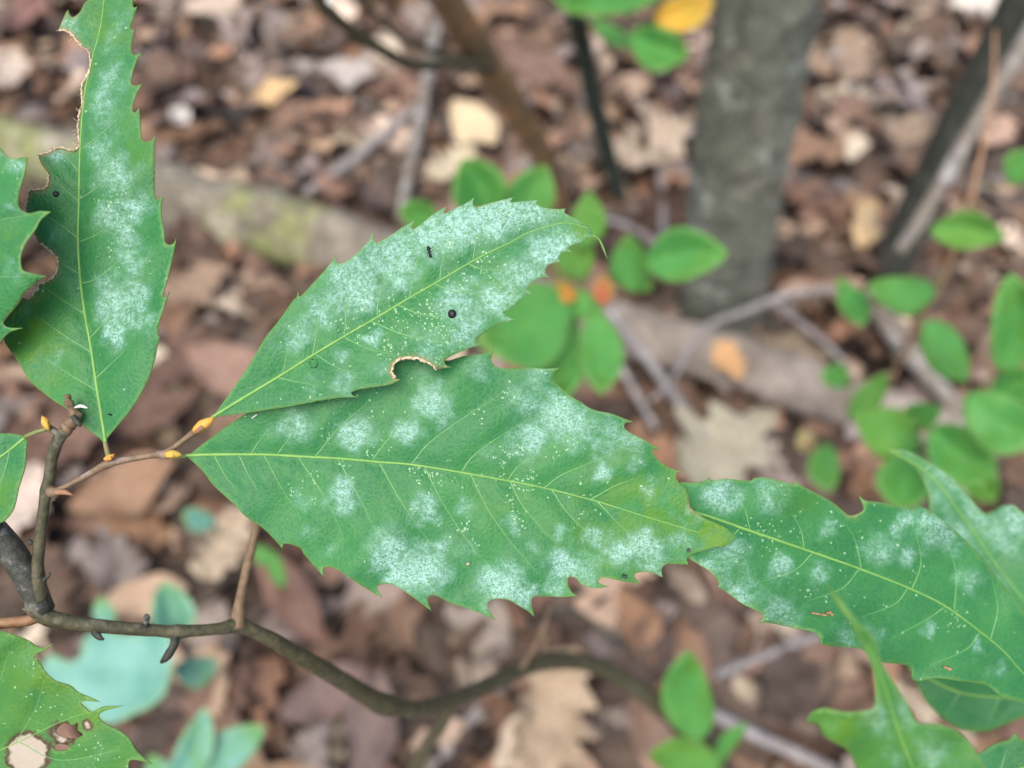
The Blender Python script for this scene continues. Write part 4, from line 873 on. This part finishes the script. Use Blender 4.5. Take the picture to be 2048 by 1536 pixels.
v7 = [[(1608, 1098), (1602, 1060), (1585, 1030)], [(1626, 1105), (1586, 1142), (1507, 1168)], [(1718, 1138), (1683, 1177), (1613, 1203)], [(1815, 1177), (1789, 1208), (1723, 1234)], [(1890, 1214), (1846, 1243), (1780, 1278)], [(1960, 1264), (1930, 1300), (1860, 1330)], [(1723, 1138), (1710, 1080), (1690, 1045)], [(1824, 1178), (1842, 1124), (1830, 1060)], [(1908, 1222), (1912, 1146), (1895, 1090)], [(1980, 1280), (1995, 1220), (1985, 1160)], [(1500, 1062), (1490, 1020), (1470, 985)], [(1480, 1056), (1450, 1085), (1400, 1105)]]
leaf7, s7 = full_leaf(oak2, L7, [(1340, 1020, .1750), (2140, 1440, .1960), (1700, 1020, .1830), (1640, 1290, .1790)], mid7, v7, fold=.012, valley=.00045, wave=.0016, ph=.3, label='long drooping spotted leaf behind the tip of the largest leaf',
    mildew=[(1440, 1000, 40, .8), (1540, 990, 40, .5), (1460, 1100, 44, .65), (1480, 1190, 40, .7), (1560, 1130, 26, .7), (1640, 1140, 26, .6), (1760, 1110, 40, .55), (1815, 1110, 20, .7), (1870, 1060, 38, .7), (1900, 1080, 26, .6), (1560, 1225, 34, .6), (1957, 1285, 14, .9), (1690, 1270, 26, .5), (1660, 1060, 24, .5), (1940, 1160, 26, .5), (1420, 1140, 30, .6), (1860, 1260, 12, .6), (1810, 1040, 24, .7), (2000, 1340, 18, .5), (1740, 1270, 24, .5)],
    specks=[(1530, 1065, 24, .6), (1560, 1075, 14, .6), (1660, 1060, 12, .5), (1565, 1160, 10, .6), (1620, 1185, 12, .6), (1830, 1140, 14, .4), (1900, 1240, 16, .4), (1640, 1100, 150, .05)], yellow=[(1600, 980, 40, .4)], brown=[(1705, 1035, 14, .6)], base_mil=.05, grid=8)
# ---- mildewed leaf farther back on the right
L8 = [(1772, 897, 1), (1815, 902), (1846, 917), (1890, 943.6), (1921, 974), (1956, 1014), (1973.6, 1027), (2000, 1012), (2026, 1010), (2048, 1027), (2120, 1080), (2180, 1200), (2200, 1400, 1), (2080, 1330), (1980, 1200), (1900, 1110), (1865, 1050), (1859, 1018), (1856, 987.6), (1838, 948), (1811, 920)]
leaf8, s8 = full_leaf(oak2, L8, [(1772, 897, .235), (2200, 1400, .215), (2048, 1027, .225)], [(1776, 899), (1860, 950), (1930, 1040), (2000, 1140), (2080, 1240), (2195, 1395)], [[(1930, 1040), (1960, 1030), (1985, 1020)], [(1990, 1125), (2030, 1090), (2060, 1050)], [(1985, 1120), (1960, 1130), (1930, 1140)]], wave=.003, ph=1, mid_w=(3.5, 1.5), label='blurred mildewed leaf with a long pointed tip', vein_w=(2, .5), mildew=[(1960, 1000, 60, .5), (1890, 970, 40, .8), (1870, 940, 30, .6), (1940, 1040, 40, .8), (2000, 1080, 40, .6), (2030, 1040, 40, .7), (1960, 1100, 20, .6), (2000, 1160, 24, .6), (1810, 910, 24, .6)], base_mil=.10, grid=10)
# ---- near leaf at the bottom with a long tip
L9 = [(1656, 1172, 1), (1683, 1199), (1718, 1247), (1749, 1278), (1762, 1322), (1789, 1366), (1815, 1405.6), (1837, 1445), (1881, 1450), (1921, 1467), (1956, 1511), (1990, 1590), (1960, 1700), (1900, 1760, 1), (1800, 1700), (1740, 1600), (1701, 1511), (1674, 1489), (1648, 1472), (1635, 1450), (1613, 1445, 1), (1621.6, 1428), (1648, 1417), (1688, 1425), (1727, 1423), (1749, 1415), (1752, 1379), (1745, 1335), (1727, 1296), (1701, 1247), (1674, 1208)]
leaf9, s9 = full_leaf(oak2, L9, [(1656, 1172, .120), (1900, 1760, .138), (1613, 1445, .128)], [(1735, 1290), (1765, 1360), (1800, 1470), (1850, 1600), (1900, 1755)], [[(1790, 1440), (1730, 1450), (1660, 1440)], [(1830, 1540), (1880, 1500), (1920, 1480)]], wave=.002, ph=2, mat=M_leaf_y, mid_w=(2.5, 4), vein_w=(2, .6), label='blurred yellow green near leaf with a thin drawn out tip', mildew=[(1785, 1430, 50, .7), (1760, 1350, 30, .5), (1860, 1510, 40, .6), (1800, 1510, 30, .6)], yellow=[(1680, 1450, 60, .9)], grid=9)
# ---- shaded leaf under the long one and serrated corner leaf
L10 = [(1815, 1330, 1), (1900, 1320), (2000, 1340), (2100, 1370), (2200, 1430, 1), (2120, 1440), (2060, 1432), (2010, 1450), (1970, 1463), (1925, 1460), (1890, 1440), (1850, 1400)]
leaf10, s10 = full_leaf(oak2, L10, [(1815, 1330, .245), (2200, 1430, .225), (2000, 1460, .235)], [(1818, 1334), (1920, 1385), (2060, 1400), (2195, 1428)], [[(1920, 1385), (1900, 1415), (1890, 1435)], [(2000, 1393), (1985, 1425), (1975, 1455)]], wave=.003, ph=.5, label='blue green leaf half hidden below the spotted leaf', mildew=[(1900, 1440, 20, .3)], grid=10)
L11 = [(1915, 1530, 1), (1950, 1512), (1985, 1490), (2015, 1480), (2030, 1466, 1), (2048, 1478), (2100, 1440), (2160, 1470, 1), (2170, 1600), (2060, 1680), (1960, 1620)]
leaf11, s11 = full_leaf(oak2, L11, [(1915, 1530, .195), (2160, 1470, .190), (2060, 1680, .185)], [(1918, 1532), (2000, 1545), (2080, 1520), (2155, 1475)], [[(2000, 1545), (2010, 1510), (2020, 1485)]], wave=.002, ph=2.5, label='toothed leaf corner at the lower border', mildew=[(2010, 1520, 20, .3)], grid=10)
for pts in ([(2140, 1440, .196, 12), (2150, 1450, .198, 14)], [(2200, 1400, .215, 12), (2215, 1440, .215, 14), (2220, 1488, .215, 14)], [(1900, 1760, .140, 12), (1940, 1730, .144, 13), (1975, 1685, .15, 14)], [(2200, 1430, .225, 12), (2222, 1480, .217, 13)], [(2160, 1470, .19, 12), (2150, 1455, .196, 13)]):
    tube('petiole', ctl(pts), M_petiole, oak2, 7, .002)

# ================================================================== SMALL THINGS ON THE LEAVES
def frame_at(s, px, py):
    p = P(px, py, s([(px, py)])[0]); e = 3.0
    u = P(px + e, py, s([(px + e, py)])[0]) - p; v = P(px, py - e, s([(px, py - e)])[0]) - p
    n = np.cross(u, v); n /= np.linalg.norm(n)
    if np.dot(n, FWD) > 0: n = -n
    u /= np.linalg.norm(u); v = np.cross(n, u); return p, u, v, n
def dome(name, s, px, py, rpx, label, cat, mat=M_black, sy=1.05, hz=.75):
    p, u, v, n = frame_at(s, px, py); r = rpx * .17 / F
    V = []; Fc = []; A, B = 18, 9
    for i in range(B):
        t = math.pi / 2 * i / B - .25
        for k in range(A):
            a = 2 * math.pi * k / A; c = math.cos(t)
            w = 1 + .02 * math.sin(3 * a + 1)
            V.append(r * w * c * math.cos(a) * u + r * sy * w * c * math.sin(a) * v + r * hz * (math.sin(t) + .22) * n)
    V.append(r * hz * 1.22 * n)
    for i in range(B - 1):
        for k in range(A): Fc.append((i * A + k, i * A + (k + 1) % A, (i + 1) * A + (k + 1) % A, (i + 1) * A + k))
    for k in range(A): Fc.append(((B - 1) * A + k, (B - 1) * A + (k + 1) % A, B * A))
    o = link(name, mesh(name, V, Fc, mat)); o.location = tuple(p); tag(o, label, cat); return o
dome('black_scale', s2, 904.5, 628, 8.6, 'round shiny black dome on the frosted leaf with the ant', 'insect')
dome('black_scale', s3, 112, 388, 6.0, 'small dull black disc on the chewed ragged leaf', 'insect', hz=.5)
def ant(s, px, py, ang, L):
    p, u, v, n = frame_at(s, px, py); a = math.radians(ang)
    f = math.cos(a) * u + math.sin(a) * v; sd = np.cross(n, f); k = L * .17 / F
    ax = np.array([-.5, -.42, -.32, -.22, -.15, -.10, -.04, .04, .12, .17, .24, .33, .42, .47])
    rr = np.array([.01, .10, .14, .12, .05, .035, .06, .08, .06, .035, .09, .115, .08, .01])
    hh = .13 + .02 * np.sin(ax * 6)
    pts = np.array([f * x * k + n * h * k for x, h in zip(ax, hh)])
    V, Fc = tube_geo(pts, rr * k, 10)
    for side in (-1, 1):
        for x, dx in ((-.05, -.28), (.02, -.02), (.09, .26)):
            q = np.array([f * x * k + n * .12 * k + sd * side * .05 * k, f * (x + dx * .5) * k + n * .2 * k + sd * side * .2 * k, f * (x + dx) * k + n * .01 * k + sd * side * .36 * k])
            vv, ff = tube_geo(q, np.array([.022, .018, .010]) * k, 5); m = len(V); V += vv; Fc += [tuple(i + m for i in g) for g in ff]
        q = np.array([f * .43 * k + n * .14 * k + sd * side * .05 * k, f * .52 * k + n * .2 * k + sd * side * .16 * k, f * .66 * k + n * .08 * k + sd * side * .20 * k])
        vv, ff = tube_geo(q, np.array([.014, .012, .010]) * k, 5); m = len(V); V += vv; Fc += [tuple(i + m for i in g) for g in ff]
    o = link('ant', mesh('ant', V, Fc, M_black)); o.location = tuple(p); tag(o, 'tiny black ant walking on the frosted leaf', 'ant')
ant(s2, 859.5, 505, -70, 27)
def crumb(name, s, pts, w, mat, label, cat, seed=1):
    c = catmull([np.array(q, float) for q in pts], 2); d = s(c) - .0004; r = random.Random(seed)
    W = P(c[:, 0], c[:, 1], d); o0 = W[0]
    V, Fc = tube_geo(W - o0, np.array([w * r.uniform(.6, 1.2) for _ in c]) * .5 * d / F, 6)
    o = link(name, mesh(name, V, Fc, mat)); o.location = tuple(o0); tag(o, label, cat); return o
crumb('debris_flake', s7, [(1622, 1225), (1636, 1228), (1654, 1231)], 4.5, M_debris, 'orange brown splinter lying on the long drooping spotted leaf', 'debris')
crumb('debris_flake', s7, [(1652, 1226), (1660, 1225), (1665, 1231)], 7, M_debris, 'pale orange crumb at end of the splinter on spotted leaf', 'debris', 3)
crumb('debris_flake', s7, [(1886, 1333), (1894, 1336), (1902, 1339)], 6, M_debris, 'brown flake near lower edge of the spotted leaf', 'debris', 4)
crumb('debris_flake', s1, [(1245, 1151), (1252, 1154)], 7, M_stem_dark, 'dark grey fleck near lower teeth of the largest leaf', 'debris', 5)
crumb('debris_flake', s1, [(1376, 1098), (1379, 1104)], 7, M_stem_dark, 'dark grey fleck near the tip of the largest leaf', 'debris', 6)
crumb('debris_flake', s1, [(933, 1129), (939, 1126)], 6, M_torn, 'tiny tan flake on mildewed lower half of the largest leaf', 'debris', 7)
crumb('debris_flake', s1, [(504, 836), (510, 832), (514, 829)], 3.5, M_white, 'whitish husk on the base of the largest leaf', 'debris', 8)
crumb('debris_flake', s3, [(216, 828), (222, 830)], 3.5, M_black, 'dark mite sized speck near the base of the chewed leaf', 'debris', 9)
V = []; Fc = []; p0 = None; r = random.Random(5)
for i in range(13):
    a = 2 * math.pi * i / 13 + r.uniform(-.15, .15); q = (627.5 + 8 * math.cos(a), 727 + 9 * math.sin(a))
    p, u, v, n = frame_at(s2, *q)
    if p0 is None: p0 = p
    k = 1.5 * r.uniform(.6, 1.2) * .17 / F
    vv, ff = tube_geo(np.array([p - p0 - u * k, p - p0 + n * k * .3, p - p0 + u * k]), np.array([.3, 1, .3]) * k, 5); m = len(V); V += vv; Fc += [tuple(x + m for x in g) for g in ff]
o = link('egg_ring', mesh('egg_ring', V, Fc, M_black)); o.location = tuple(p0); tag(o, 'faint ring of tiny dark dots beside the midrib of frosted leaf', 'insect eggs')
